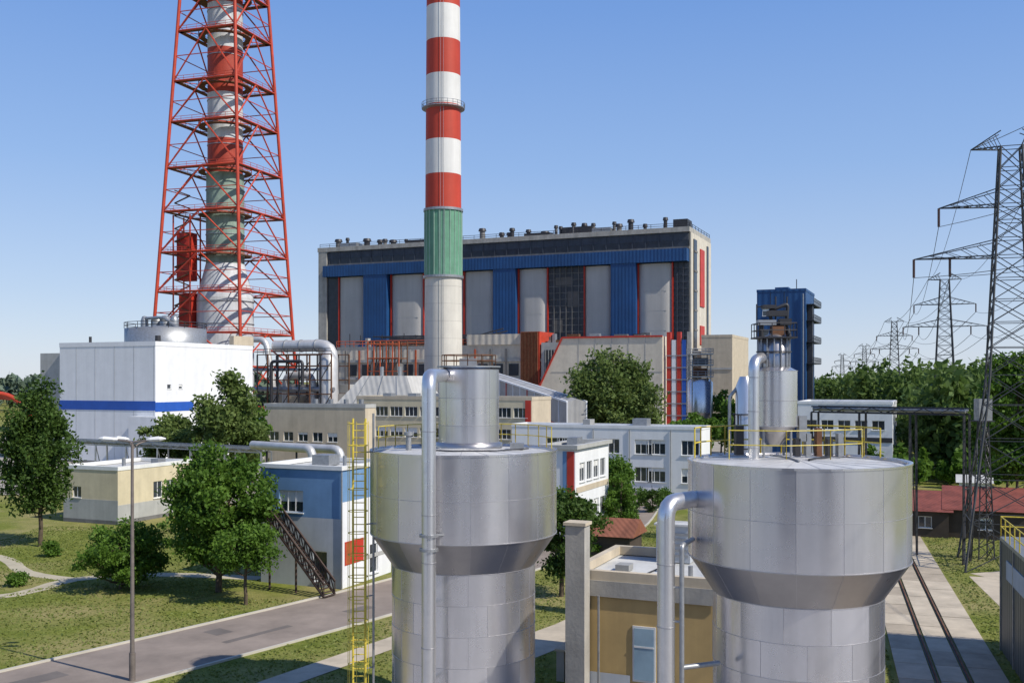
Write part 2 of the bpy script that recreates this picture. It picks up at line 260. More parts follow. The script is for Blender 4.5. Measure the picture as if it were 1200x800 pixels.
# ---------------------------------------------------------------- silo tanks
def silo_tank(cx,cy,seed):
    o=Obj('silo_tank',(cx,cy,0)); rg=random.Random(seed); mats=[alA,alA,alB,alC]
    def band(r0,z0,r1,z1,n,part,off=0,mm=None):
        for k in range(n):
            a0=2*math.pi*(k+off)/n; vs=[];sub=5
            for j in range(sub+1):
                a=a0+2*math.pi/n*j/sub; vs+= [(r0*math.cos(a),r0*math.sin(a),z0),(r1*math.cos(a),r1*math.sin(a),z1)]
            o.add(part,mm or rg.choice(mats),vs,[(2*j,2*j+2,2*j+3,2*j+1) for j in range(sub)],True)
            o.tube('seams',seam,(r0*1.0*math.cos(a0),r0*1.0*math.sin(a0),z0),(r1*1.0*math.cos(a0),r1*1.0*math.sin(a0),z1),.011,n=4,caps=False)
    def hoop(r,z,t=.014,m=seam): o.ring('hoops',m,(0,0),r,z,t,n=64,m=4)
    R=4.0;r=3.08
    band(R,8.5,R,10.2,16,'upper_shell',.3); band(R,10.2,R,12,16,'upper_shell',.3); hoop(R,10.2); hoop(R,8.5,.025)
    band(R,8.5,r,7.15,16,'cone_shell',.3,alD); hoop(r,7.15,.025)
    z=7.15;i=0
    while z>0:
        z2=max(0,z-1.25); band(r,z2,r,z,12,'lower_shell',.2+.5*(i%2)); hoop(r,z2); z=z2;i+=1
    hoop(R,12,.05,alC); o.lathe('rim',alB,[(R-.03,12.02),(R-.12,12.02),(R-.12,11.9)],n=64)
    o.lathe('roof',roofm,[(R-.12,11.9),(0.01,12.05)],n=64)
    for k in range(16): a=k*math.pi/8; o.tube('roof_seams',seam,(.3*math.cos(a),.3*math.sin(a),12.04),(3.85*math.cos(a),3.85*math.sin(a),11.905),.012,n=4,caps=False)
    o.lathe('base_plinth',conc,[(r+.4,0),(r+.4,.5),(r,.5)],n=48,smooth=False)
    return o
LT=(X(543.5,44.2),44.2); RT=(X(934,38.1),38.1)
o=silo_tank(*LT,1)
c=(.15,1.5); rr=1.34
for k,(a,b) in enumerate([(12.25,13.0),(13.0,14.2),(14.2,15.45)]): o.lathe('filter_vessel',[alB,alA,alB][k],[(rr,a),(rr,b)],c,n=40); o.ring('hoops',seam,c,rr,b,.02,n=40,m=4)
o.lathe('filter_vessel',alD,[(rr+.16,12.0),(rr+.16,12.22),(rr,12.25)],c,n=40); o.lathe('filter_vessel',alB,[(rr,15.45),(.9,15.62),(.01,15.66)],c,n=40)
for k in range(8): a=k*math.pi/4; o.tube('hoops',seam,(c[0]+rr*math.cos(a),c[1]+rr*math.sin(a),12.2),(c[0]+rr*math.cos(a),c[1]+rr*math.sin(a),15.45),.012,n=4)
o.lathe('platform',galv,[(1.42,15.55),(1.42,15.62),(1.0,15.62)],c,n=24,smooth=False)
o.rail(rust,[(c[0]+1.2*math.cos(a*math.pi/6),c[1]+1.2*math.sin(a*math.pi/6),15.6) for a in range(12)],h=.5,r=.022,step=.6,closed=True)
o.box('fan_unit',galv,c[0]-.4,c[0]+.35,c[1]-.3,c[1]+.3,15.6,15.95)
pts=[(3.85*math.cos(a),3.85*math.sin(a),12.0) for a in np.linspace(.15,2.95,15)]
o.rail(yel,pts,h=.95,r=.022,step=.9)
o.pipe('cables',darkm,[(-1.6,-.6,12.03),(-.4,-1.4,12.03),(1.4,-1.2,12.03),(2.8,.2,12.03)],.03,n=5)
o.box('hatch',galv,2.0,2.6,.3,.9,12.0,12.25); o.tube('vent',galv,(-2.4,.2,11.9),(-2.4,.2,12.6),.12,n=10); o.tube('vent',galv,(-2.4,.2,12.6),(-2.4,.2,12.75),.2,n=10)
o.done()
o=silo_tank(*RT,2)
c=(-.3,2.2)
for k in range(4):
    a=math.pi/4+k*math.pi/2; o.tube('legs',galv,(c[0]+.75*math.cos(a),c[1]+.75*math.sin(a),12),(c[0]+.75*math.cos(a),c[1]+.75*math.sin(a),13.3),.05)
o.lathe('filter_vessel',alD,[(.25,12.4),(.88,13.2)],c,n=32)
o.lathe('filter_vessel',alA,[(.9,13.2),(.9,15.35)],c,n=36); o.lathe('filter_vessel',alB,[(.9,15.35),(.62,15.5),(.6,15.5)],c,n=36)
for z in(13.2,14.2,15.35): o.ring('hoops',seam,c,.905,z,.02,n=36,m=4)
for k in range(14): a=k*math.pi/7; o.tube('ribs',galv,(c[0]+.62*math.cos(a),c[1]+.62*math.sin(a),15.5),(c[0]+.62*math.cos(a),c[1]+.62*math.sin(a),16.6),.03,n=4)
o.lathe('upper_vessel',alD,[(.58,15.5),(.58,16.6),(.2,16.8)],c,n=28); o.ring('hoops',darkm,c,.66,16.1,.03,n=24,m=4)
o.box('platform',darkm,c[0]-.75,c[0]+.75,c[1]-.7,c[1]+.7,16.62,16.68)
o.rail(darkm,[(c[0]-.72,c[1]-.68,16.66),(c[0]+.72,c[1]-.68,16.66),(c[0]+.72,c[1]+.68,16.66),(c[0]-.72,c[1]+.68,16.66)],h=.55,r=.018,step=.5,closed=True)
o.pipe('ducts',darkm,[(c[0]-.5,c[1],16.7),(c[0]-.5,c[1],17.35),(c[0]+.5,c[1],17.1),(c[0]+.6,c[1],16.7)],.1,n=8)
o.pipe('ducts',darkm,[(c[0]+.1,c[1],16.7),(c[0]-.2,c[1],17.7),(c[0]+.55,c[1],18.0),(c[0]+.5,c[1],17.3)],.07,n=8)
for (x_,z_,w_,h_,m_) in((-.25,17.5,.75,.22,darkm),(-.65,17.15,.7,.2,galv),(-.1,16.75,.5,.35,rust),(.2,17.15,.45,.25,darkm),(-.45,17.8,.5,.14,darkm)): o.box('motor',m_,c[0]+x_,c[0]+x_+w_,c[1]-.2,c[1]+.22,z_,z_+h_)
for x_ in(-.6,.15,.6): o.tube('mast',darkm,(c[0]+x_,c[1]+.3,16.6),(c[0]+x_,c[1]+.3,18.0+.3*(x_>0)),.03)
o.tube('mast',darkm,(c[0]-.6,c[1]+.3,17.9),(c[0]+.6,c[1]+.3,17.9),.025)
o.box('panel_box',galv,c[0]+.95,c[0]+1.25,c[1]-.2,c[1]+.2,12.6,13.6); o.box('panel_box',darkm,c[0]-1.5,c[0]-1.2,c[1]-.1,c[1]+.3,12.05,13.2)
o.pipe('feed_pipe',pipem,[(-1.35,1.1,11.95),(-1.35,1.1,15.75),(-.75,2.0,15.9),(c[0]-.2,c[1],15.4)],.21,n=16,bend=.45)
for z in(12.4,13.8,15.1): o.ring('hoops',seam,(-1.35,1.1),.215,z,.022,n=16,m=4)
pts=[(3.8*math.cos(a),3.8*math.sin(a),12.0) for a in np.linspace(.35,2.8,12)]; o.rail(yel,pts,h=1.15,r=.03,step=1.1)
o.rail(yel,[(-2.4,.6,12),(-.4,.0,12),(1.4,.5,12),(2.9,1.4,12)],h=1.1,r=.02,step=1.6)
o.pipe('cables',darkm,[(.3,-.5,12.06),(.8,.4,12.04),(1.6,1.3,12.04)],.05,n=5); o.pipe('cables',galv,[(-.2,-1.,12.06),(-.2,.4,12.08),(-.6,1.6,12.1)],.04,n=5)
for k in range(5): o.box('panel_box',[darkm,galv,rust][k%3],.5+k*.42,.7+k*.42,2.0,2.4,12.0,12.7+.2*(k%3))
o.done()
o=Obj('process_pipe')
p=[(X(502.5,39.85),39.85,0),(X(502.5,39.85),39.85,15.15),(LT[0]-.9,LT[1]+1.0,15.2)]
o.pipe('pipe',pipem,p,.28,n=20,bend=.55)
for z in(1.5,3,4.6,7.9,9.75,13): o.ring('flanges',seam,(p[0][0],39.85),.285,z,.022,n=20,m=4)
for z in(8.95,8.4): o.lathe('flanges',galv,[(.29,z-.05),(.37,z-.05),(.37,z+.05),(.29,z+.05)],(p[0][0],39.85),n=20,smooth=False)
for z in(3,6,9.5): o.box('brackets',galv,p[0][0]-.05,p[0][0]+.05,39.9,41.4 if z<7 else 40.6,z-.05,z+.05)
o.tube('brackets',galv,(p[0][0]+.1,39.8,8.95),(p[0][0]+.6,40.35,8.9),.06)
o.done()
o=Obj('process_pipe')
xx=X(784,35.5)
o.pipe('pipe',pipem,[(xx,36.2,0),(xx,36.2,10.65),(X(812,37.5),37.4,10.65)],.31,n=20,bend=.6)
for z in(1.5,4,6.3,8.5): o.ring('flanges',seam,(xx,36.2),.315,z,.022,n=20,m=4)
o.pipe('drain_pipe',galv,[(X(799,36),36,0),(X(799,36),36,9.2),(X(812,37.3),37.3,9.2)],.09,n=10); o.pipe('drain_pipe',galv,[(X(799,36),36,4.9),(X(840,37),36.6,4.9)],.09,n=10)
for z in(7.7,6.5): o.tube('brackets',galv,(xx,36.2,z),(X(799,36),36,z),.05)
o.done()
o=Obj('access_ladder',(X(421,42.6),42.6,0))
for x in(-.26,.26): o.tube('stringers',yel,(x,0,0),(x,0,13.4),.045,n=6)
z=.3
while z<13.2: o.tube('rungs',yel,(-.26,0,z),(.26,0,z),.022,n=5); z+=.3
z=2.4
while z<13.5:
    pp=[(-.26,0,z),(-.42,-.3,z),(-.3,-.62,z),(0,-.74,z),(.3,-.62,z),(.42,-.3,z),(.26,0,z)]
    for a,b in zip(pp,pp[1:]): o.tube('cage',yel,a,b,.018,n=4)
    z+=.9
for q in((-.42,-.3),(-.3,-.62),(0,-.74),(.3,-.62),(.42,-.3)): o.tube('cage',yel,(*q,2.4),(*q,13.3),.015,n=4)
o.tube('support_post',galv,(.55,.3,0),(.55,.3,13.6),.05)
for z in(3,6,9,12): o.tube('support_post',galv,(.26,0,z),(.55,.3,z),.03)
o.done()
o=Obj('street_lamp',(*G(155,797),0)); H=11.9; lp=M('lamp_pole_steel',(.20,.17,.15),rough=.6,metal=.3,var=.3,scale=2)
o.tube('pole',lp,(0,0,0),(0,0,H-.1),.12,.07,n=10); o.tube('pole',lp,(0,0,0),(0,0,1.4),.16,n=10)
for s_ in(-1,1):
    o.pipe('arm',lp,[(0,0,H-.4),(0,0,H),(s_*.9,-.1*s_,H+.12)],.045,n=8)
    vs=[]
    for t,wd,hh in((0,.08,.05),(.2,.17,.1),(.7,.19,.12),(.95,.06,.04)):
        for a in range(8):
            an=a*math.pi/4; vs.append((s_*(.75+t),wd*math.cos(an)-.1*s_,H+.12+.06*t+hh*math.sin(an)))
    fs=[(j*8+i,j*8+(i+1)%8,(j+1)*8+(i+1)%8,(j+1)*8+i) for j in range(3) for i in range(8)]+[tuple(range(8)),tuple(range(24,32))]
    o.add('lamp_head',frame,vs,fs,False)
    o.pipe('arm',lp,[(0,0,H-.35),(s_*.2,.3,H-.1),(s_*.55,.7,H+.05)],.04,n=8)
    o.add('lamp_head',frame,[(v[0]*.8-s_*.1,v[1]+.8,v[2]-.03) for v in vs],fs,False)
o.done()
# ---------------------------------------------------------------- near buildings
o=Bld('pump_house',840,46.5,668,None,5.5,depth=7.6)
o.wall(ochre,(-o.L,0),(1,0),o.L,0,.2)
o.shell(ochre,ochre,opsF=[],roof=roofl,par=.45,parm=beige,z0=.2)
o.box('window_surround',frame,3.2-o.L-.08,4.15-o.L+.08,-.05,-.002,.9,3.5); o.box('window_blind',M('pale_blue_glazing',(.30,.42,.50),rough=.2,var=.15),3.2-o.L,4.15-o.L,-.07,-.052,1.0,3.4); o.box('window_bar',frame,3.2-o.L,4.15-o.L,-.09,-.072,2.5,2.58)
o.box('fascia',conc,-o.L-.1,.1,-.12,-.065,4.75,5.5)
o.box('blue_plinth',blueg,-o.L-.03,3.0-o.L,-.06,-.052,.4,1.15)
o.box('chimney_shaft',conc,-o.L+.1,-o.L+1.05,-.95,-.15,0,8.15); o.box('chimney_shaft',beige,-o.L+.02,-o.L+1.13,-1.03,-.07,8.152,8.3)
o.box('roof_unit',blueg,-4.4,-2.6,6.0,7.2,5.5,7.4); o.box('roof_unit',roofl,-4.5,-2.5,5.9,7.3,7.402,7.5)
for k in range(5): o.box('louvres',galv,-4.3,-2.7,5.96,5.998,5.8+k*.28,5.92+k*.28)
o.tube('vent',galv,(-3,3.4,5.5),(-3,3.4,6.2),.15,n=10); o.tube('vent',galv,(-1.8,2.6,5.5),(-1.8,2.6,6.0),.12,n=10)
o.box('roof_box',roofg,-5.6,-4.9,2.6,3.4,5.5,5.8); o.tube('gutter',galv,(-o.L+1.5,-.2,0),(-o.L+1.5,-.2,4.8),.06)
o.pipe('roof_cable',darkm,[(-6,.6,5.5),(-4,2,5.5),(-3.6,5,5.52)],.04,n=5)
o.done()
o=Bld('workshop_building',400,73.5,306,458,8.5); L,D=o.L,o.D
fz=5.0
o.wall(bluer,(-L,0),(1,0),L,fz,8.5,[(1.6,3.7,5.3,6.9)],mull=3); o.wall(blueg,(-L,-.02),(1,0),L,0,fz,[(L-2.4,L-1.2,0.4,2.6)],mull=1)
o.wall(bluer,(0,0),(0,1),D,6.2,8.5); o.wall(white,(.02,0),(0,1),D,0,6.2,[(D*.55,D*.55+1.2,.4,2.6)],mull=1); o.wall(bluer,(0,D),(-1,0),L,0,8.5); o.wall(bluer,(-L,D),(0,-1),D,0,8.5)
o.add('roof',roofl,[(-L,0,8.45),(0,0,8.45),(0,D,8.45),(-L,D,8.45)],[(0,1,2,3)])
for a in((-L-.12,.12,-.12,.2),(-L-.12,.12,D-.2,D+.12),(-L-.12,-L+.2,.2,D-.2),(-.2,.12,.2,D-.2)): o.box('parapet',frame,*a,8.5,8.8)
o.box('roof_unit',galv,-4.5,-3,3,4.5,8.5,9.3); o.tube('vent',galv,(-1.6,3,8.4),(-1.6,3,9.3),.14,n=8)
o.box('orange_panel',redp,.024,.05,.4,3.0,1.6,3.3); o.add('orange_panel',orange,[(.055,.5,1.7),(.055,1.0,1.7),(.055,1.7,3.2),(.055,.5,3.2)],[(0,1,2,3)]); o.box('wall_band',graywall,.024,.05,3.1,D-.1,1.6,1.9)
o.tube('downpipe',galv,(.1,-.1,0),(.1,-.1,8.4),.06)
o.done()
o=Obj('conveyor_stair'); A=Vector((X(386,70.8),70.8,.1)); B=Vector((X(316,73.4),73.4,5.5)); nn=Vector((-(B-A).y,(B-A).x,0)).normalized()
drust=M('dark_rust_steel',(.07,.045,.035),rough=.8,var=.4)
for s_ in(-.6,.6):
    for h in(0,.9): o.tube('stringers',drust,A+nn*s_+Vector((0,0,h)),B+nn*s_+Vector((0,0,h)),.09,n=4)
    for k in range(13): c=A.lerp(B,k/12)+nn*s_; o.tube('posts',drust,c,c+Vector((0,0,.9)),.045,n=4)
    for k in range(12): o.tube('posts',drust,A.lerp(B,k/12)+nn*s_,A.lerp(B,(k+1)/12)+nn*s_+Vector((0,0,.9)),.04,n=4)
for k in range(26):
    c=A.lerp(B,k/25); v=[c+nn*.6+Vector((-.13,0,.03)),c-nn*.6+Vector((-.13,0,.03)),c-nn*.6+Vector((.13,0,.0)),c+nn*.6+Vector((.13,0,.0))]; o.add('treads',drust,v,[(0,1,2,3)])
o.tube('posts',drust,(B.x,B.y,0),B,.08); m_=A.lerp(B,.55); o.tube('posts',drust,(m_.x,m_.y,0),m_,.08)
o.done()
o=Bld('cream_building',138,106,75,224,5.6); L,D=o.L,o.D
o.shell(cream,cream,opsR=[(5.2,6.6,2.2,4.0),(7.2,8.6,2.2,4.0)],opsF=[(1.2,2.4,2.6,3.8)],roof=roofl,par=.4,parm=frame)
o.box('band',graywall,-L-.04,.04,-.04,-.002,.4,2.5); o.box('band',graywall,.002,.04,0,D,.4,2.0); o.box('door',darkm,.045,.08,9.2,10.3,.4,2.5); o.tube('vent',galv,(-3,4,5.5),(-3,4,6.6),.2,n=8); o.box('roof_unit',galv,-2,-1,7,8.2,5.55,6.3); o.done()
o=Bld('white_plant_building',182,180,70,296,21); L,D=o.L,o.D
o.shell(white,white,opsR=[(3+3*i,4+3*i,13.4,14.2) for i in range(2)],roof=roofl,par=.8,mull=1)
zs=Z(481,180),Z(470,180)
o.box('blue_stripe',bluest,-L-.06,.06,-.06,-.003,zs[0],zs[1]); o.box('blue_stripe',bluest,.003,.06,0,D*.36,zs[0]-.2,zs[1]-.2)
o.box('annex',graywall,-L-7,-L-.01,2,14,0,20); o.box('annex',white,-4,2.2,-2.2,-.07,0,8.6)
for x in np.arange(-L+4,0,4.5): o.box('panel_joints',graywall,x,x+.06,-.02,-.003,0,21)
tc_=(-7.8,11.5); o.lathe('roof_tank',galv,[(7.4,21),(7.4,24.6),(0.01,25.4)],tc_,n=40); o.rail(darkm,[(tc_[0]+7.4*math.cos(a*math.pi/8),tc_[1]+7.4*math.sin(a*math.pi/8),24.6) for a in range(16)],h=1.1,r=.06,step=3,closed=True)
for k,(a,b,r_) in enumerate([(-9.5,11,1.1),(-7.,10.5,1.1),(-4.5,10.,.8),(-11.6,10,.7)]): o.lathe('roof_vessels',galv,[(r_,24.8),(r_,26.2),(r_*.6,27.0),(.01,27.1)],(a,b),n=16)
o.pipe('roof_pipes',galv,[(-12,10,24.6),(-12,10,26.6),(-6,9,26.6),(-2,9,24)],.3,n=8)
o.tube('vent',darkm,(-3,4,21),(-3,4,23),.5,n=10); o.tube('vent',darkm,(-18,3,21),(-18,3,23),.25,n=8)
o.box('cabinet',beige,-1,.06,D-6,D+.2,21.82,23.6)
o.done()
o=Bld('office_building',674,90,636,713,8.9,depth=None); L,D=o.L,o.D
o.shell(white,white,opsF=[],opsR=[(1.2+i*2.0,2.7+i*2.0,z,z+1.7) for i in range(int((D-1.5)/2.0)) for z in(5.9,2.3)],roof=roofl,par=.35,parm=graywall,over=.25,mull=2)
o.box('red_panel',redp,-.75,-.1,-.06,-.003,2,8.7); o.box('blue_panel',bluer,-1.15,-.8,-.05,-.003,2,8.7)
for z in(5.0,): o.box('band',beige,.003,.05,.3,D-.2,z,z+.5)
o.box('roof_unit',galv,-2.2,-1.2,4,5.5,8.9,9.7)
o.done()
o=Bld('rear_office_building',822,131,600,832,8.6); L,D=o.L,o.D
o.shell(white,white,opsF=[(L-2.6-i*3.1-(1.3 if i%2 else 0),L-.6-i*3.1-(1.3 if i%2 else 0)+.3,z,z+1.9) for i in range(7) for z in(5.3,1.7)],roof=roofl,par=.4,parm=white,mull=3)
o.box('roof_unit',galv,-10,-8,3,5,8.6,9.8); o.box('roof_unit',roofg,-17,-16,3,5,8.6,9.6)
for x in(-4,-9.5,-14.5): o.tube('downpipes',galv,(x,-.1,0),(x,-.1,8.5),.07,n=6)
o.done()
o=Bld('long_workshop_building',623,150,418,642,12.0); L=o.L; o.D=min(max(o.D,8),16)
o.shell(cream,beige,opsF=[(.8+i*2.6,3.0+i*2.6,z,z+1.5) for i in range(int(L/2.6)) if .8+i*2.6+2.2<L for z in(9.4,6.2,3.0)],roof=roofl,par=.5,parm=beige,mull=3)
o.box('band',redp,-1.0,-.1,-.06,-.003,.5,12.0)
for i in range(5): o.box('roof_units',galv,-L+3+i*4.5,-L+4.5+i*4.5,3,4.5,12,12.9)
o.done()
o=Bld('brown_hall',428,138,310,440,11.2); o.D=min(o.D,14); L,D=o.L,o.D
o.shell(beige,beige,opsF=[(.8+i*2.4,2.4+i*2.4,6.5,7.8) for i in range(5)],roof=M('roof_brown',(.2,.16,.12),var=.3),par=.5,parm=graywall)
for i in range(4): o.tube('vents',galv,(-3-i*2.5,4,11),(-3-i*2.5,4,12.3),.35,n=8)
o.done()
# unseen blocks added behind the camera as dark bands in the tank reflections
dkc=M('reflection_block_grey',(.12,.12,.125),rough=.6,streak=.2,corr=1.)
for nm,x0,x1,y0,y1,h in(('reflection_block',-30,-9,-44,-24,34),('reflection_block_narrow',3,9,-40,-30,28),('reflection_block',20,38,-46,-30,22)):
    o=Obj(nm,(x0,y0,0)); W_=x1-x0; D_=y1-y0
    for p_,d_,w_ in(((0,0),(1,0),W_),((W_,0),(0,1),D_),((W_,D_),(-1,0),W_),((0,D_),(0,-1),D_)): o.wall(dkc,p_,d_,w_,0,h,[(w_*.2+k*3,w_*.2+k*3+1.6,z,z+1.6) for k in range(int(w_*.6/3)) for z in(4,9,14)])
    o.box('roof',roofg,-.2,W_+.2,-.2,D_+.2,h+.002,h+.5); o.box('base',concd,-.06,W_+.06,-.06,D_+.06,-.2,.6); o.done()
# ---------------------------------------------------------------- heavy plant
D0=250.; cx=X(519.5,D0)
o=Obj('banded_chimney',(cx,D0,0)); f=lambda y:15+(445-y)*D0/F
def rad(z): return 4.75-(z/150)*.95
def seg(part,mat,z0,z1,dr=0): o.lathe(part,mat,[(rad(z0)+dr,z0),(rad(z1)+dr,z1)],n=56)
seg('concrete_shaft',chc,0,f(325)); seg('green_sleeve',chg,f(325),f(247),.12)
for z in np.arange(4,f(325),4.2): o.ring('pour_joints',conc,(0,0),rad(z),z,.035,n=40,m=4)
for k in range(22):
    a=k*2*math.pi/22; r_=rad(48)+.18; o.tube('sleeve_ribs',M('rib_light',(.33,.46,.38)),(r_*math.cos(a),r_*math.sin(a),f(324)),(r_*math.cos(a),r_*math.sin(a),f(248)),.09,n=4)
ys=[247,206,166,125,90,50,10,-32,-74,-116,-158,-200]; cols=[chr_,chw]
for i in range(len(ys)-1): seg('red_bands' if i%2==0 else 'white_bands',cols[i%2],f(ys[i]),f(ys[i+1]))
for y in(325,247): o.lathe('collar',galv,[(rad(f(y))+.1,f(y)-.3),(rad(f(y))+.45,f(y)-.3),(rad(f(y))+.45,f(y)+.3),(rad(f(y))+.1,f(y)+.3)],n=40,smooth=False)
def gallery(o,z,r0,w=1.0,m=galv):
    o.lathe('gallery',m,[(r0,z-.4),(r0+w,z-.1),(r0+w,z+.1),(r0,z+.1)],n=40,smooth=False); o.rail(m,[((r0+w)*math.cos(a*math.pi/12),(r0+w)*math.sin(a*math.pi/12),z) for a in range(24)],h=1.3,r=.06,step=2,closed=True,part='gallery_railing')
gallery(o,f(128),rad(f(128)))
for x in(-.35,.35): o.tube('ladder',galv,(x,-rad(0)-.25,0),(x,-rad(130)-.25,130),.05,n=4)
o.done()
D1=260.; tx=X(264,D1); f1=lambda y:15+(445-y)*D1/F
o=Obj('lattice_tower_stack',(tx,D1,0),math.radians(-18))
def hs(z): return 13.7-(z-0)/111*(13.7-7.8)
def leg(i,z): h=hs(z); return Vector(([-h,h,h,-h][i],[-h,-h,h,h][i],z))
lv=[0,f1(478),f1(430),f1(392)]+[f1(y) for y in(345,300,253,203,150,103,45,0,-55,-110,-160)]
for i in range(4):
    for a,b in zip(lv,lv[1:]):
        A=leg(i,a);B=leg(i,b);C=leg((i+1)%4,a);E=leg((i+1)%4,b); T=(B+E)/2
        o.tube('legs',redst,A,B,.42,n=8)
        o.tube('horizontals',redst,B,E,.24,n=6); Mid=(A+C)/2
        o.tube('bracing',redst,A,T,.2,n=5); o.tube('bracing',redst,C,T,.2,n=5)
        q1=A.lerp(T,.5); q2=C.lerp(T,.5); o.tube('bracing',redst,q1,A.lerp(B,.5),.13,n=4); o.tube('bracing',redst,q2,C.lerp(E,.5),.13,n=4); o.tube('bracing',redst,q1,q2,.13,n=4)
        o.tube('plan_bracing',redst,T,leg((i+1)%4,b).lerp(leg((i+2)%4,b),.5),.14,n=4)
for z in lv[3:]:
    h=hs(z)
    o.lathe('platforms',rust,[(5.0,z-.15),(6.6,z-.15),(6.6,z+.1),(5.0,z+.1)],n=20,smooth=False)
    o.rail(redst,[(6.6*math.cos(a*math.pi/8),6.6*math.sin(a*math.pi/8),z) for a in range(16)],h=1.3,r=.07,step=3,closed=True)
    for i in range(4):
        A=leg(i,z); B=leg((i+1)%4,z); n_=Vector((0,0,1)).cross(B-A).normalized()
        v=[A,B,B+n_*1.3,A+n_*1.3]; v=v+[q+Vector((0,0,-.18)) for q in v]; o.add('walkways',rust,v,[(0,1,2,3),(4,7,6,5),(0,4,5,1),(2,6,7,3)])
        o.rail(redst,[A,B],h=1.2,r=.06,step=3)
        o.tube('ties',redst,A,A*((5.2)/(h*1.414))+Vector((0,0,z-z*(5.2)/(h*1.414))),.13,n=4)
sr=4.35
def seg(part,mat,y0,y1,r0=sr,r1=sr): o.lathe(part,mat,[(r0,f1(y0)),(r1,f1(y1))],n=44)
seg('stack_base',stw,517,350,7.2,7.0); seg('stack_base',stw,350,310,7.0,4.8)
seg('patina_section',verd,310,205,4.75,4.65); bands=[(205,165,sted),(165,112,stw),(112,60,sted),(60,8,stw),(8,-45,sted),(-45,-98,stw),(-98,-150,sted)]
for a,b,m in bands: seg('stack_bands',m,a,b)
for y in range(-140,420,26):
    r_=7.1 if y>350 else 4.75 if y>205 else sr
    if not(310<y<350): o.ring('stiffeners',galv,(0,0),r_+.05,f1(y),.12,n=28,m=4)
o.box('lift_cabin',redp,-9.8,-6.2,-6.5,-3,f1(330),f1(270)-1); o.box('lift_cabin',redp,-9.5,-5.8,-6,-3,f1(395),f1(345))
for z in np.arange(8,60,3.2):
    o.tube('stairs',rust,(-10,-7,z),(-5.5,-7,z+1.6),.2,n=4); o.tube('stairs',rust,(-5.5,-7,z+1.6),(-10,-7,z+3.2),.2,n=4)
for x in(-10.2,-5.3):
    for y in(-7.3,-3): o.tube('stairs',redst,(x,y,0),(x,y,f1(255)),.2,n=4)
o.done()
# boiler house
bx,by=53.7,310.; Hh=61.3
o=Obj('boiler_house',(bx,by,0),GA)
u=lambda px:-Lof(px,bx,by)
L=-u(375); Dp=29
o.box('structure',concd,-L+.01,-.01,.6,Dp,0,Hh-1)
o.box('end_wall',conc,-L,-L+3.4,-1.0,.59,0,Hh-1); o.box('upper_band',concd,-L+3.41,0,-.7,.58,54.7,55.4)
slate=M('slate_blue_wall',(.06,.07,.09),var=.2,streak=.25)
o.box('upper_glazing',navy,-L+3.5,-.2,-.4,.57,55.41,57.4); o.box('upper_wall',slate,-L+3.5,-.2,-.45,.56,57.41,59.75); o.box('roof_edge',conc,-L-.3,.3,-1.1,Dp+.3,Hh-1.5,Hh)
for k in range(30): x=-L+4+k*(L-5)/30; o.box('mullions',slate,x,x+.3,-.6,-.46,55.41,59.75)
o.box('blue_frame',bluec,u(384),-.1,-3.2,.5,50.8,54.6)
for a,b in((431,458),(582,608),(719,748)):
    o.box('blue_frame',bluec,u(a),u(b),-3.0,.5,26,50.79)
    o.add('blue_frame',bluec,[(u(a)-4,-3.4,24.5),(u(b)+4,-3.4,24.5),(u(b),-3.4,28.5),(u(a),-3.4,28.5),(u(a)-4,-.5,24.5),(u(b)+4,-.5,24.5),(u(b),-.5,28.5),(u(a),-.5,28.5)],[(0,1,2,3),(0,3,7,4),(1,5,6,2),(0,4,5,1)])
o.box('blue_frame',bluec,u(700),u(790),-3.6,.4,24,27); o.box('blue_frame',bluec,u(555),u(608),-3.5,.4,23.5,26.2)
for a,b in((399,430),(460,498),(524,545),(545.5,582),(609,643),(686,719),(749,789)):
    x0,x1=u(a),u(b); n=12; vs=[]
    for k in range(n+1):
        t=k/n; off=-.3-1.2*min(1,min(t,1-t)*5)**.5; vs+=[(x0+(x1-x0)*t,off,24),(x0+(x1-x0)*t,off,50.5)]
    o.add('pale_panels',panel,vs,[(2*k,2*k+2,2*k+3,2*k+1) for k in range(n)],True)
    for z in(30,36,42): o.box('panel_joints',graywall,x0+1.8,x1-1.8,-1.52,-1.4,z,z+.08)
    for x in(x0,x1): o.box('red_trim',redp,x-.18,x+.18,-1.2,.3,24,50.7)
o.box('glazing',navy,u(643)+.3,u(686)-.3,-.6,.4,20,50.7); o.box('glazing',navy,u(384),u(399)-.3,-.4,.4,10,50.7); o.box('glazing',navy,u(789)+.3,-.1,-.5,.4,10,50.7)
for k in range(14):
    z=22+k*2.05; o.box('glazing_bars',concd,u(643)+.3,u(686)-.3,-.8,-.61,z,z+.18); o.box('glazing_bars',slate,u(789)+.4,-.1,-.7,-.51,z,z+.3)
for px in(650,657,664,671,679,794,801): o.box('glazing_bars',concd if px<700 else slate,u(px),u(px)+.25,-.95,-.81,20,50.7)
for (a,b,c,e) in((648,660,30,34),(666,680,38,43),(652,672,45,47.5)): o.box('glazing_patch',M('glaze_patch',(.12,.11,.1)),u(a),u(b),-.8,-.62,c,e)
o.box('side_wall',beige2,.0,.5,.2,Dp,0,Hh-1.6)
for y0,y1,m,z0,z1 in((3,7.,navy,20,58),(12,18,redp,38,56),(12,18,redp,26,32),(22,24,navy,10,58)): o.box('side_strips',m,.51,.8,y0,y1,z0,z1)
for z in range(12,60,6): o.box('side_strips',concd,.81,1.0,3,7,z,z+.6)
o.rail(darkm,[(-L,0,Hh),(0,0,Hh),(0,Dp,Hh)],h=1.3,r=.08,step=4)
rg=random.Random(5)
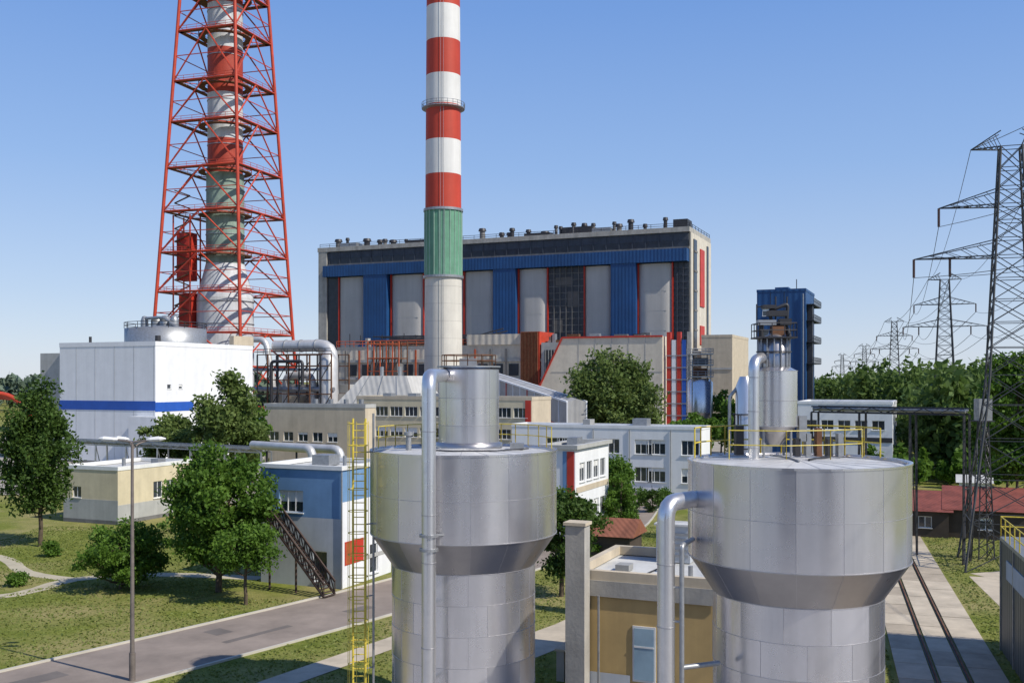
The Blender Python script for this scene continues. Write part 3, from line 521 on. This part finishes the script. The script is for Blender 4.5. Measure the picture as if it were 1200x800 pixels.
for px in(388,398,420,438,446,452,468,497,505,560,580,592,596,612,632,645,652,668,678,690,714,722,735,752,775,797):
    x=u(px); y=3+rg.random()*3; h=1.+rg.random()*2.2; r_=.5+rg.random()*.6
    o.tube('roof_vents',darkm if rg.random()<.7 else concd,(x,y,Hh-.2),(x,y,Hh+h),r_,n=10); o.tube('roof_vents',darkm,(x,y,Hh+h),(x,y,Hh+h+.9),r_*1.5,r_*1.2,n=10)
for a,b,h in((392,412,1.8),(470,492,1.5),(610,640,1.4),(655,690,2.6),(690,712,1.7),(786,803,3.0)): o.box('roof_plant',rg.choice([concd,darkm,galv]),u(a),u(b),3,9,Hh+.01,Hh+h)
o.done()
# turbine hall
o=Bld('turbine_hall',786,262,395,None,24.,depth=20); L=o.L
v=lambda px:-Lof(px,X(786,262),262)
o.shell(beige2,beige,roof=roofg,par=.6)
o.box('upper_hall',beige2,v(548),v(612),-.5,14,24.62,27.5) ; o.box('red_louvres',redst,v(612)+.01,v(634),-1.2,10,10,28)
for k in range(12): x=v(613)+k*(v(633)-v(613))/12; o.box('louvre_ribs',rust,x,x+.18,-1.5,-1.21,10,28)
o.box('upper_hall',graywall,v(636),v(664),-1.,12,10,25)
o.box('glazing',navy,v(640),v(662),-1.2,-1.01,14,23)
for k in range(6): x=v(641)+k*(v(661)-v(641))/6; o.box('glazing_bars',graywall,x,x+.15,-1.3,-1.21,14,23)
x0,x1=v(668),-.6; fbp=M('front_block_panel',(.64,.58,.47),streak=.15,ss=.2)
o.add('front_block',fbp,[(x0-7,-6,0),(x1,-6,0),(x1,-6,26),(x0,-6,26),(x0-7,-6,12),(x0-7,-.1,0),(x1,-.1,0),(x1,-.1,26),(x0,-.1,26),(x0-7,-.1,12)],[(0,1,2,3,4),(3,2,7,8),(4,3,8,9),(1,6,7,2),(0,4,9,5)])
for k in range(1,6): x=x0+k*(x1-x0)/6; o.box('panel_joints',graywall,x,x+.12,-6.06,-6.003,0,26)
for z in(8,17): o.box('panel_joints',graywall,x0-3,x1,-6.07,-6.004,z,z+.12)
o.tube('trim',redp,(x0-7,-6.1,12),(x0,-6.1,26),.3,n=4); o.tube('trim',redp,(x0,-6.1,26),(x1,-6.1,26),.3,n=4)
for k,m in enumerate((redp,white,redp,bluest,conc)): o.box('corner_columns',m,.2+k*1.3,1.2+k*1.3,-5,-3.8,0,27-(k%2)*2)
for z in range(3,24,3): o.box('corner_cleats',galv,.1,6.5,-5.12,-5.01,z,z+.2)
rg=random.Random(8)
for k in range(60):
    x=-6-rg.random()*(L-14); y=1+rg.random()*6; m=rg.choice([darkm,concd,galv,rust,graywall,darkm]); h=.8+rg.random()*2.8; ww=.6+rg.random()*3.0
    o.box('roof_plant',m,x,x+ww,y,y+1.5,24.02,24+h)
for k in range(8): z=24.8+k*.4; o.pipe('roof_pipes',rg.choice([galv,darkm,rust]),[(-L+rg.random()*20,.5+k*.4,z),(-50-rg.random()*10,.5+k*.4,z),(-50+rg.random()*4,3,z+rg.random()*3)],.18,n=6)
for k in range(16): x=-L+4+k*3.6; h_=1.5+rg.random()*3; o.tube('roof_posts',darkm,(x,.6,24),(x,.6,24+h_),.12,n=4)
for z in(9,15,20): o.box('floor_lines',graywall,-L,v(668)-8,-.5,-.02,z,z+.8)
for k in range(14): x=-L+3+k*(L-35)/14; o.box('pilasters',orange if k%4==1 else concd,x,x+.5,-.7,-.51,0,23.5)
for k in range(13):
    x=-L+4+k*(L-35)/14
    for z in(16.2,10.4): o.box('dark_openings',navy,x,x+(L-35)/14*.6,-.3,-.02,z,z+3.2)
o.rail(orange,[(-L,-.2,24.61),(v(600),-.2,24.61)],h=1.6,r=.12,step=3)
o.done()
o=Obj('steel_scaffold',(X(449,235),235,0),GA)
W_=8.2
for x in np.linspace(-W_/2,W_/2,6):
    for y in(0,4): o.tube('posts',orange if y==0 else rust,(x,y,0),(x,y,23.8),.16,n=4)
for z in(10,14,17,20,23.2):
    for y in(0,4): o.tube('beams',orange,(-W_/2,y,z),(W_/2,y,z),.14,n=4)
for k in range(5):
    x=-W_/2+k*W_/5; o.tube('braces',rust,(x,0,17),(x+W_/5,0,20),.1,n=4); o.tube('braces',rust,(x,0,14),(x+W_/5,0,17),.1,n=4)
o.box('deck',rust,-W_/2,W_/2,0,4,19.8,20.0); o.box('deck',concd,-W_/2+1,W_/2-1,1,3.6,0,19)
o.done()
d_=200; o=Obj('metal_roofed_hall',(X(455,d_),d_,0),GA); a=8.6; al_roof=M('roof_sheet_grey',(.46,.45,.42),var=.2,scale=.2,rough=.6,corr=.8)
o.add('hall',al_roof,[(-a,-5,0),(a,-5,0),(a,8,0),(-a,8,0),(-a,-5,10.5),(a,-5,10.5),(a,8,10.5),(-a,8,10.5),(-4.6,-2,15.8),(5.2,-2,15.8),(5.2,5,15.8),(-4.6,5,15.8)],[(0,1,5,4),(1,2,6,5),(2,3,7,6),(3,0,4,7),(4,5,9,8),(5,6,10,9),(6,7,11,10),(7,4,8,11),(8,9,10,11)])
for x in(-3,0,3): o.tube('ridges',galv,(x,-2.05,15.8),(x*1.6,-5.05,10.5),.08,n=4)
for x in(-2,2): o.tube('vents',galv,(x,1,15.8),(x,1,17.6),.4,n=8)
o.done()
o=Obj('conveyor_gallery'); A=Vector((X(560,225),225,Z(436,225))); B=Vector((X(676,178),178,Z(474,178))); n_=Vector((-(B-A).y,(B-A).x,0)).normalized()
def sec(c,s_,h): return c+n_*s_+Vector((0,0,h))
vs=[sec(c,s_,h) for c in(A,B) for s_,h in((-1.8,-4),(1.8,-4),(1.8,.5),(0,1.),(-1.8,.5))]
o.add('gallery',M('gallery_sheet',(.36,.36,.36),streak=.25,corr=.8),vs,[(0,1,6,5),(1,2,7,6),(2,3,8,7),(3,4,9,8),(4,0,5,9),(0,4,3,2,1),(5,6,7,8,9)])
for k in range(15):
    c=A.lerp(B,k/14); m=redp if k%3==0 else white
    for s_ in(-1.86,1.86): o.tube('ribs',m,sec(c,s_,-4),sec(c,s_,.5),.14,n=4)
for s_ in(-1.88,1.88):
    o.tube('edge_trim',redp,sec(A,s_,-4),sec(B,s_,-4),.22,n=4); o.tube('edge_trim',white,sec(A,s_,.5),sec(B,s_,.5),.22,n=4)
for t in(.1,.4,.7,.97):
    c=A.lerp(B,t)
    for s_ in(-1.6,1.6): o.tube('trestle',darkm,(c+n_*s_*1.4).to_2d().to_3d(),sec(c,s_,-4),.25,n=4)
o.done()
o=Obj('flue_gas_ducts',(X(362,225),225,0),GA)
ductm=M('duct_sheet',(.60,.59,.57),rough=.45,metal=.4,var=.15,streak=.2)
o.pipe('duct',ductm,[(-9,0,22.5),(6,0,22.5),(6,0,12),(8,0,0)],1.3,n=16,bend=3); o.pipe('duct',ductm,[(-4,-3,0),(-4,-3,16),(3,-3,16),(3,-3,8)],.8,n=14,bend=2)
o.pipe('duct',ductm,[(-14,-2,24),(-10,-2,24),(-8,-2,14),(-8,-2,0)],.7,n=12,bend=2); o.pipe('duct',galv,[(-12,-4,13),(9,-4,13)],.5,n=10)
o.pipe('duct',galv,[(-12,-4.6,17.2),(8,-4.6,17.2)],.3,n=8); o.pipe('duct',darkm,[(-6,-5.4,0),(-6,-5.4,19),(2,-5.4,19),(2,-5.4,14)],.35,n=8)
for x in(-6,-2,2): o.tube('duct_bands',galv,(x,0,22.5),(x+.25,0,22.5),1.42,n=16)
o.lathe('vessel',ductm,[(2,8),(2,19),(1,21),(.01,21.3)],(7.,-3),n=24)
for x in np.linspace(-10,9,8):
    for y in(-5,2): o.tube('frame',rust if int(x)%2 else darkm,(x,y,0),(x,y,20.5),.18,n=4)
for z in(8,12,15,18,20.5):
    for y in(-5,2): o.tube('frame',rust,(-10,y,z),(9,y,z),.15,n=4)
for k in range(7):
    x=-10+k*19/7
    for z in(8,15): o.tube('frame',darkm,(x,-5,z),(x+2.7,-5,z+4),.1,n=4)
o.rail(darkm,[(-10,-5,20.6),(9,-5,20.6)],h=1.1,r=.06,step=1.6)
o.box('cabin',beige,-6,-1,-3,1,8,11.5); o.box('cabin',concd,1,8,-1,3,4,12); o.box('cabin',graywall,-10,8.6,3,9,0,14)
o.done()
o=Obj('ash_silo',(X(820,205),205,0))
o.lathe('body',alA,[(2.6,8.5),(2.6,14.5),(1.8,15.3)],n=28); o.lathe('body',alD,[(.6,4),(2.6,8.5)],n=28)
for k in range(4):
    a=math.pi/4+k*math.pi/2
    o.tube('legs',galv,(2.6*math.cos(a),2.6*math.sin(a),0),(2.6*math.cos(a),2.6*math.sin(a),20),.15,n=4)
for z in(15.5,17.8,20): o.box('floors',galv,-2.3,2.3,-2.3,2.3,z,z+.25); o.rail(galv,[(-2.3,-2.3,z+.2),(2.3,-2.3,z+.2),(2.3,2.3,z+.2),(-2.3,2.3,z+.2)],h=1,r=.05,step=1.5,closed=True)
o.box('machinery',rust,-1.3,1.3,-1,1,15.8,17.3); o.box('machinery',concd,-1,1.5,-1,1,18.1,19.4); o.done()
o=Bld('beige_plant_building',858,300,822,877,27.5); o.D=min(o.D,30); o.shell(beige,beige,par=.8)
for z in(10,18): o.box('bands',graywall,-o.L,0,-.2,-.01,z,z+.6)
o.done()
o=Bld('blue_tower_building',944,190,887,958,31.5); D=o.D=min(o.D,14); L=o.L
o.shell(bluec,bluec,par=.5,opsF=[(1,2.2,27,28.4),(1,2.2,23,24.4),(1,2.2,19,20.4)],mull=1)
for z in(18,22,26,29):
    o.box('balconies',darkm,.06,1.4,1,D-1,z,z+.15); o.rail(darkm,[(1.4,1,z+.1),(1.4,D-1,z+.1)],h=1.1,r=.06,step=1.5)
o.box('roof_plant',bluec,-6,-3.5,3,6,31.5,32.6); o.tube('mast',darkm,(-2,3,31.5),(-2,3,34),.08); o.tube('downpipe',galv,(-.4,-.2,0),(-.4,-.2,31),.12)
for x in(-L+2.5,-L+5): o.box('panel_joints',darkm,x,x+.08,-.03,-.003,0,31.4)
o.box('side_stair',darkm,.07,1.0,2,4,0,29); o.done()
o=Bld('white_low_building',1046,150,935,1075,11.4); o.D=min(o.D,14); o.shell(white,white,opsF=[(1+i*2.4,2.8+i*2.4,7.6,9) for i in range(5)],roof=roofl,par=.4)
o.box('band',darkm,-o.L,0,-.1,-.01,5.8,6.5); o.done()
o=Obj('dosing_silo',(X(873,60),60,0))
o.lathe('body',alB,[(.55,8),(.55,14.6),(.3,15.2)],n=20); o.lathe('body',alD,[(.15,6.8),(.55,8)],n=20)
for k in range(4): a=math.pi/4+k*math.pi/2; o.tube('legs',darkm,(.7*math.cos(a),.7*math.sin(a),0),(.7*math.cos(a),.7*math.sin(a),13),.06,n=4)
for z in(9,11,13): o.ring('hoops',darkm,(0,0),.7,z,.04,n=16,m=4)
o.box('panel',galv,.6,1.5,-.4,.4,10,12.5); o.pipe('pipe',galv,[(-.9,0,0),(-.9,0,14),(0,0,15.1)],.1,n=8)
o.done()
def pipe_bridge(name,A,B,z,nposts,m=darkm,w=1.6,tr=.9,pr=.18,pm=galv):
    o=Obj(name); A=Vector((*A,0));B=Vector((*B,0)); n_=Vector((-(B-A).y,(B-A).x,0)).normalized()*w/2; U=Vector((0,0,1))
    for s_ in(-1,1):
        for h in(0,tr): o.tube('chords',m,A+n_*s_+U*(z+h),B+n_*s_+U*(z+h),.08,n=4)
        K=nposts*4
        for k in range(K):
            p=A.lerp(B,k/K)+n_*s_;q=A.lerp(B,(k+1)/K)+n_*s_
            o.tube('web',m,p+U*(z+(tr if k%2 else 0)),q+U*(z+(0 if k%2 else tr)),.045,n=4)
    for k in range(nposts+1):
        c=A.lerp(B,k/nposts)
        for s_ in(-1,1): o.tube('posts',m,c+n_*s_*1.3,c+n_*s_+U*z,.11,n=4)
        o.tube('posts',m,c+n_+U*z*.5,c-n_+U*z*.5,.06,n=4); o.tube('posts',m,c+n_*1.2+U*.3,c-n_+U*z,.05,n=4)
    for j,(t,h) in enumerate(((-.5,.3),(.1,.3),(.6,.35))): o.tube('pipes',pm,A+n_*t+U*(z+h),B+n_*t+U*(z+h),pr*(1-.25*j),n=8)
    return o.done()
pipe_bridge('pipe_bridge',(X(955,92),92),(X(1133,84),84),Z(484,88),3,tr=.5)
pipe_bridge('pipe_bridge',(X(85,128),128),(X(312,112),112),Z(524,120),6,tr=.5,m=galv,pr=.2)
o=Obj('insulated_pipeline')
for k,(r_,zz) in enumerate(((.42,Z(524,100)),(.42,Z(526,100)))):
    o.pipe('pipe',ductm,[(X(296,104),104+k*1.6,zz),(X(366+k*30,98),98+k*1.6,zz),(X(366+k*30,98),98+k*1.6,2)],r_,n=14)
for px in(310,345): o.tube('supports',darkm,(X(px,102),103,0),(X(px,102),103,Z(526,100)-.4),.12,n=4)
o.done()
o=Obj('red_pipe_arch',(X(2,150),150,0))
for k in range(3): o.pipe('pipe',redst,[(4.2-k*.5,k*.8,0),(4.2-k*.5,k*.8,10.5),(1,k*.8,13-.3*k),(-14,k*.8,13.2-.3*k)],.35,n=8,bend=2)
o.done()
def shed(name,px,d,W,Dp,h,rh,wm,rm):
    o=Obj(name,(X(px,d),d,0),GA)
    for p,dd,w_ in(((-W,0),(1,0),W),((0,0),(0,1),Dp),((0,Dp),(-1,0),W),((-W,Dp),(0,-1),Dp)): o.wall(wm,p,dd,w_,0,h,[(w_*.4,w_*.4+1.2,.9,2.0)] if w_>4 else [])
    e=.4; vs=[(-W-e,-e,h-.1),(e,-e,h-.1),(e,Dp+e,h-.1),(-W-e,Dp+e,h-.1),(-W-e,Dp/2,h+rh),(e,Dp/2,h+rh)]
    o.add('roof',rm,vs,[(0,1,5,4),(3,4,5,2),(1,2,5),(0,4,3)]); return o.done()
dw=M('dark_wood',(.06,.045,.035),var=.3)
shed('red_roof_shed',1112,97,4.5,12,2.6,1.3,dw,brick); shed('red_roof_shed',1205,95,7,14,2.8,1.5,dw,brick); shed('garden_pavilion',738,84,3.6,3.6,2.2,1.2,dw,M('tile_roof',(.24,.09,.05),var=.3,corr=2))
shed('white_hut',1160,118,3.2,3,3.2,.7,white,roofl)
o=Obj('concrete_wall',(2.4,51,0),GA); o.box('wall',conc,-.2,.2,0,9,0,1.5); o.box('coping',slab,-.28,.28,-.05,9.05,1.502,1.6); o.done()
o=Obj('timber_stack',(3.6,53.5,0),GA)
for k in range(6):
    for j in range(3): o.box('planks',M('timber',(.26,.18,.10),var=.4,scale=1.5),-1+j*.42,-.62+j*.42,0+.03*k,3-.1*j,.1+k*.13,.21+k*.13)
o.box('bearers',dw,-1.1,.3,.4,.55,0,.098); o.box('bearers',dw,-1.1,.3,2.3,2.45,0,.098)
o.done()
o=Obj('signal_mast',(X(1152,86),86,0))
for x in(-.3,.3):
    for y in(-.3,.3): o.tube('legs',darkm,(x*2.2,y*2.2,0),(x,y,11.6),.06,n=4)
for k in range(9):
    s0=.3*(1+1.2*(1-k/9)); z=k*1.25
    for a,b in((-1,1),(1,-1)): o.tube('braces',darkm,(a*s0,-s0,z),(b*s0,-s0,z+1.25),.035,n=4); o.tube('braces',darkm,(s0,a*s0,z),(s0,b*s0,z+1.25),.035,n=4)
o.box('cabinet',galv,-.55,.55,-.5,.5,11.6,13.4); o.box('cabinet',darkm,-.7,.7,-.65,.65,11.5,11.598); o.done()
o=Obj('clad_service_building',(X(1173,57),57,0),math.atan2(rd.y,rd.x))
clad=M('dark_cladding',(.10,.11,.115),rough=.5,metal=.3,corr=1.5,streak=.2); L=20
o.box('walls',clad,-L,0,-8,0,0,6.1); o.box('trim',galv,-L-.05,.05,-8.05,.05,6.102,6.3)
for k in range(6): o.box('panel_joints',galv,-L+k*4-.08,-L+k*4+.08,.002,.06,0,6.1)
o.box('windows',bluest,-14,-11,.003,.05,2.2,4.2); o.box('windows',blueg,-9.,-2,.003,.05,4.3,5.3)
o.rail(yel,[(-L,0,6.3),(0,0,6.3),(0,-8,6.3)],h=1.1,r=.035,step=1.4); o.box('roof_unit',galv,-6,-3,-5,-2,6.3,7.4); o.done()
# ---------------------------------------------------------------- pylons
LDIR=Vector((.33,.944,0)).normalized(); LA=math.atan2(LDIR.y,LDIR.x)-math.pi/2
ARM=[(24.9,7.2),(29,5.3),(33.6,2.9)]
def pylon(x,y,th=1.,n0=4):
    o=Obj('electricity_pylon',(x,y,0),LA)
    def hw(z): return (3.6-(z/14)*1.9) if z<14 else (1.7-(z-14)/20*.95)
    def lg(i,z): h=hw(z); return Vector(([-h,h,h,-h][i],[-h,-h,h,h][i],z))
    zs=[0,3.8,7.2,10.2,13,15.4,17.6,19.6,21.4,23.1,24.9,26.3,27.7,29,30.4,31.9,33.6]
    for i in range(4):
        for a,b in zip(zs,zs[1:]):
            A,B,C,E=lg(i,a),lg(i,b),lg((i+1)%4,a),lg((i+1)%4,b)
            o.tube('legs',pyl,A,B,.09*th,n=4); o.tube('braces',pyl,A,E,.045*th,n=4); o.tube('braces',pyl,C,B,.045*th,n=4); o.tube('braces',pyl,B,E,.04*th,n=4)
    tips=[]
    for z,al in ARM:
        h=hw(z)
        for s_ in(-1,1):
            T=Vector((s_*al,0,z))
            for yy in(-h,h):
                o.tube('crossarms',pyl,(s_*h,yy,z),T,.06*th,n=4); o.tube('crossarms',pyl,(s_*h,yy,z+1.25),T,.05*th,n=4)
                K=5
                for k in range(K):
                    a=Vector((s_*h,yy,z)).lerp(T,k/K); b=Vector((s_*h,yy,z+1.25)).lerp(T,(k+1)/K if k<K-1 else 1); o.tube('crossarms',pyl,a,b,.03*th,n=4)
                    a2=Vector((s_*h,-yy,z)).lerp(T,(k+1)/K); o.tube('crossarms',pyl,a,a2,.03*th,n=4)
            if z<33:
                for fr_ in((1.,.62) if al>6 else (1.,)):
                    P=Vector((s_*al*fr_,0,z)); o.tube('insulators',ins,P,P+Vector((0,0,-1.5)),.10*th,.10*th,n=6)
                    tips.append(P+Vector((0,0,-1.5)))
            else: tips.append(T)
    o.done(); R=Matrix.Rotation(LA,3,'Z'); return [R@t+Vector((x,y,0)) for t in tips]
pos=[(10.,-8.),(X(1184,82),82),(X(1107,190),190),(X(1048,326),326),(X(1013,560),560),(X(987,760),760)]
T=[pylon(x,y,th=[1,1,1.15,1.5,2.0,2.4][i]) for i,(x,y) in enumerate(pos) if i>0]
x0,y0=pos[1]; back=[t+Vector((-13,-112,0)) for t in T[0]]
o=Obj('power_lines')
spans=[(T[0],T[1]),(T[1],T[2]),(T[2],T[3]),(T[3],T[4]),([b for b in back],T[0])]
for si,(a,b) in enumerate(spans):
    for p,q in zip(a,b):
        pr=None
        for k in range(17):
            t=k/16; c=p.lerp(q,t)-Vector((0,0,(q-p).length*.022*4*t*(1-t)))
            if pr is not None: o.tube('conductors',pyl,pr,c,[.032,.05,.07,.09,.028][si],n=3,caps=False)
            pr=c
o.done()
pylon(x0-13,y0-112)
# ---------------------------------------------------------------- vegetation
def leafmesh(C,size,rng,flat=0.):
    n=len(C); a=rng.normal(size=(n,3)); a/=np.linalg.norm(a,axis=1)[:,None]; b=rng.normal(size=(n,3)); b[:,2]+=flat; b=np.cross(a,b); b/=np.linalg.norm(b,axis=1)[:,None]
    s=(size*(.6+.8*rng.random(n)))[:,None]; a=a*s; b=b*s*.55
    return np.stack([C-a,C-b*1.0+a*.1,C+a,C+b+a*.1],1).reshape(-1,3)
def quads(name,V,mat):
    n=len(V)//4; me=bpy.data.meshes.new(name); me.vertices.add(len(V)); me.vertices.foreach_set('co',V.astype(np.float32).ravel()); me.loops.add(len(V)); me.loops.foreach_set('vertex_index',np.arange(len(V),dtype=np.int32)); me.polygons.add(n); me.polygons.foreach_set('loop_start',np.arange(0,len(V),4,dtype=np.int32)); me.polygons.foreach_set('loop_total',np.full(n,4,dtype=np.int32)); me.materials.append(mat); me.update(); me.validate(); return me
def tree(name,x,y,h,w,cb,nleaf,ls,mat,seed,nc=46,shape=1.,droop=0.,tr=.16,cr=None):
    rng=np.random.default_rng(seed); o=Obj(name,(x,y,0)); rg=random.Random(seed)
    top=h*.9; P=[Vector((0,0,0))]; lean=Vector((rg.uniform(-.03,.03),rg.uniform(-.03,.03),0))
    for k in range(1,9): P.append(Vector((rg.uniform(-.1,.1)*w*.15,rg.uniform(-.1,.1)*w*.15,top*k/8))+lean*top*k/8)
    for k in range(8): o.tube('trunk',bark,P[k],P[k+1],tr*(1-k/8.6)+.02,tr*(1-(k+1)/8.6)+.02,n=8,caps=False)
    cz=(h+cb)/2; hh=(h-cb)/2; C=[];R=[]
    for i in range(nc):
        for _ in range(50):
            q=rng.uniform(-1,1,3); rr=np.linalg.norm(q)
            if rr<1 and rr>.35: break
        zf=q[2]; prof=1. if shape==1. else (1-.55*max(0,zf))*(1 if zf>-.6 else .8)
        wob=.74+.4*rng.random()
        c=np.array([q[0]*w/2*prof*wob,q[1]*w/2*prof*wob,cz+q[2]*hh*(.86+.16*rng.random())]); C.append(c); R.append((cr or w*.13)*(.5+.9*rng.random()))
    for i,c in enumerate(C):
        zt=max(cb*.75,min(top*.95,c[2]-abs(c[0])*.5-h*.08)); k=min(7,int(zt/top*8)); st=P[k].lerp(P[k+1],zt/top*8-k); e=Vector(c); m=st.lerp(e,.5)+Vector((0,0,-.04*h))
        r0=tr*.35*(1-zt/h)+.025
        if i%2==0: o.tube('limbs',bark,st,m,r0,r0*.65,n=5,caps=False); o.tube('limbs',bark,m,e,r0*.65,.012,n=5,caps=False)
    R=np.array(R); C=np.array(C); pr=R**2/np.sum(R**2); idx=rng.choice(nc,nleaf,p=pr); dd=rng.normal(size=(nleaf,3)); dd/=np.linalg.norm(dd,axis=1)[:,None]; rad_=(rng.random(nleaf)**.45)[:,None]*(1+.25*rng.normal(size=(nleaf,1)).clip(-1,2))
    pos_=C[idx]+dd*rad_*R[idx][:,None]*np.array([1.15,1.15,.8])
    if droop>0: pos_[:,2]-=droop*rng.random(nleaf)**2*R[idx]*2.2
    root=o.done(); me=quads('foliage',leafmesh(pos_,ls,rng),mat); link(bpy.data.objects.new('foliage',me),root); return root
tree('birch_tree',*G(47,640),15.2,6.8,2.6,17000,.18,leafB,11,nc=80,shape=0,droop=.5,tr=.2,cr=.95)
tree('linden_tree',*G(288,708),5.6,3.4,1.9,5000,.13,leafA,12,nc=34,cr=.6,tr=.12)
tree('linden_tree',X(256,72.5),72.5,10.2,7.4,1.0,28000,.155,leafA,13,nc=100,cr=.85,tr=.22)
tree('round_bush',*G(141,690),4.9,6.0,.4,12000,.13,leafA,14,nc=60,tr=.1,cr=.75)
tree('poplar_tree',X(268,122),122,15.6,7.8,4,14000,.26,leafC,15,nc=56,shape=0,cr=1.2); tree('maple_tree',X(200,128),128,10,9,3,9000,.28,leafC,16,nc=44,cr=1.1); tree('maple_tree',X(295,137),137,12,5,3,6000,.28,leafA,17,nc=34,cr=1.)
tree('willow_tree',X(722,185),185,20.5,16.5,2.5,28000,.34,leafC,18,nc=110,droop=.9,tr=.5,cr=1.8)
tree('linden_tree',X(658,71),71,7.6,4.8,1.6,15000,.14,leafB,19,nc=60,cr=.75)
tree('spruce_tree',X(727,98),98,6.2,3.0,.5,5000,.14,leafA,20,nc=34,shape=0,cr=.6,tr=.1); tree('linden_tree',X(722,112),112,6.5,4,1,5000,.18,leafA,21,nc=34,cr=.8)
for i,(px,py,h) in enumerate(((752,592,2.2),(765,600,3.4),(778,596,2.4),(742,640,1.8),(697,655,2.2),(738,606,2))): tree('garden_shrub',*G(px,py),h,h*.8,.1,1800,.12,leafB if i%2 else leafA,30+i,nc=18,shape=0,tr=.05,cr=.4)
tree('ash_tree',X(1192,104),104,19.0,8,4,16000,.25,leafA,41,nc=70,shape=0,cr=1.2); tree('ash_tree',X(1180,125),125,15,9,3,12000,.27,leafA,42,nc=50,cr=1.3)
for i,(px,d,h) in enumerate(((845,210,13.5),(868,175,13),(815,170,9.5),(800,160,8.5))): tree('maple_tree',X(px,d),d,h,7,2,6000,.34,leafA,50+i,nc=34,cr=1.2)
for i,(px,py,h) in enumerate(((20,686,1.),(60,652,1.2),(205,640,3.0))): tree('garden_shrub',*G(px,py),h,h*1.1,.1,1500,.11,leafA,60+i,nc=16,tr=.04,cr=.35)
def forest(name,spots,seed,nl,ls,mat=leafF):
    rng=np.random.default_rng(seed); V=[]
    for (x,y,h) in spots:
        n=nl; q=rng.normal(size=(n,3)); q/=np.linalg.norm(q,axis=1)[:,None]; q*= (rng.random(n)**.3)[:,None]; wv=h*(.2+.1*rng.random())
        cl=rng.uniform(-1,1,(8,3))*.5; q=q*.5+cl[rng.integers(0,8,n)]
        con=rng.random()<.35; taper=((1-.6*q[:,2]) if con else np.ones(n))
        c=np.stack([x+q[:,0]*wv*taper,y+q[:,1]*wv*taper,h*.55+q[:,2]*h*.45],1); V.append(leafmesh(c,ls*(1+y/900),rng))
    me=quads(name,np.concatenate(V),mat); return link(bpy.data.objects.new(name,me))
rg=random.Random(99); sp=[]
for k in range(620):
    d=rg.uniform(430,760); px=rg.uniform(-250,1450) if k<520 else rg.uniform(-150,90); sp.append((X(px,d),d,rg.uniform(13,19)))
forest('distant_forest',sp,1,110,1.4,leafH)
sp=[]
for k in range(420):
    d=150+ (rg.random()**1.4)*330; px=rg.uniform(1000 if d>235 else 1050,1330 if d>200 else 1280)
    x=X(px,d)
    if d<200 and px<1075: continue
    sp.append((x,d,rg.uniform(11,19) if d<230 else rg.uniform(15,22)))
for k in range(120):
    d=rg.uniform(320,430); sp.append((X(rg.uniform(930,1400),d),d,rg.uniform(16,20)))
forest('forest',sp,2,280,.62)
sp=[(X(rg.uniform(1050,1150),145)+rg.uniform(-4,4),145+rg.uniform(-6,6),rg.uniform(3,6)) for k in range(26)]
forest('hedge',sp,3,160,.4,leafA)
rng=np.random.default_rng(77); N_=110000
gx=rng.uniform(-48,46,N_); gy=rng.uniform(46,105,N_)
rdp=np.array([[p.x,p.y] for p in road])
def dist(pts,x,y):
    m=np.full(len(x),1e9)
    for a,b in zip(pts,pts[1:]):
        ab=b-a; t=np.clip(((x-a[0])*ab[0]+(y-a[1])*ab[1])/(ab@ab),0,1); m=np.minimum(m,np.hypot(x-a[0]-t*ab[0],y-a[1]-t*ab[1]))
    return m
A_=np.array
ok=dist(rdp,gx,gy)>4.1
for pts_,w_ in(([(-22,30),(-11.6,50.7),(-6.2,59.5),(-1,68)],1.),([(-8,42),(-3,52),(4,62),(13,78)],1.7),([(-60,66),(-37,70),(-33,77),(-27,79),(-19,77.5)],.8),([(-60,92),(-45,88),(-38,80),(-33,77)],.7),([(12.7,20.6),(54,156)],2.8),([(27.6,40),(29.3,50.7),(33,66),(36,78)],1.2),([(36,78),(42,80),(50,81)],1.6)):
    ok&=dist([A_(p,float) for p in pts_],gx,gy)>w_
ok&=~((gx>-22)&(gx<-6)&(gy>70)&(gy<88)&(gx>-20+(gy-73.5)*.4)); ok&=~((gx>2)&(gx<14)&(gy<56))
gx=gx[ok];gy=gy[ok]; n=len(gx); hgt=.03+.07*rng.random(n)**2; an=rng.random(n)*6.283; wd=.04+.04*rng.random(n); lx=(rng.random(n)-.5)*.12; ly=(rng.random(n)-.5)*.12
bx_=np.stack([gx-np.cos(an)*wd,gy-np.sin(an)*wd,0*gx],1); cx_=np.stack([gx+np.cos(an)*wd,gy+np.sin(an)*wd,0*gx],1)
V=np.stack([bx_,cx_,cx_*[1,1,0]+np.stack([lx,ly,hgt],1),bx_*[1,1,0]+np.stack([lx,ly,hgt],1)],1).reshape(-1,3)
link(bpy.data.objects.new('grass',quads('grass',V,grassm)))
print('objects',len(bpy.data.objects))
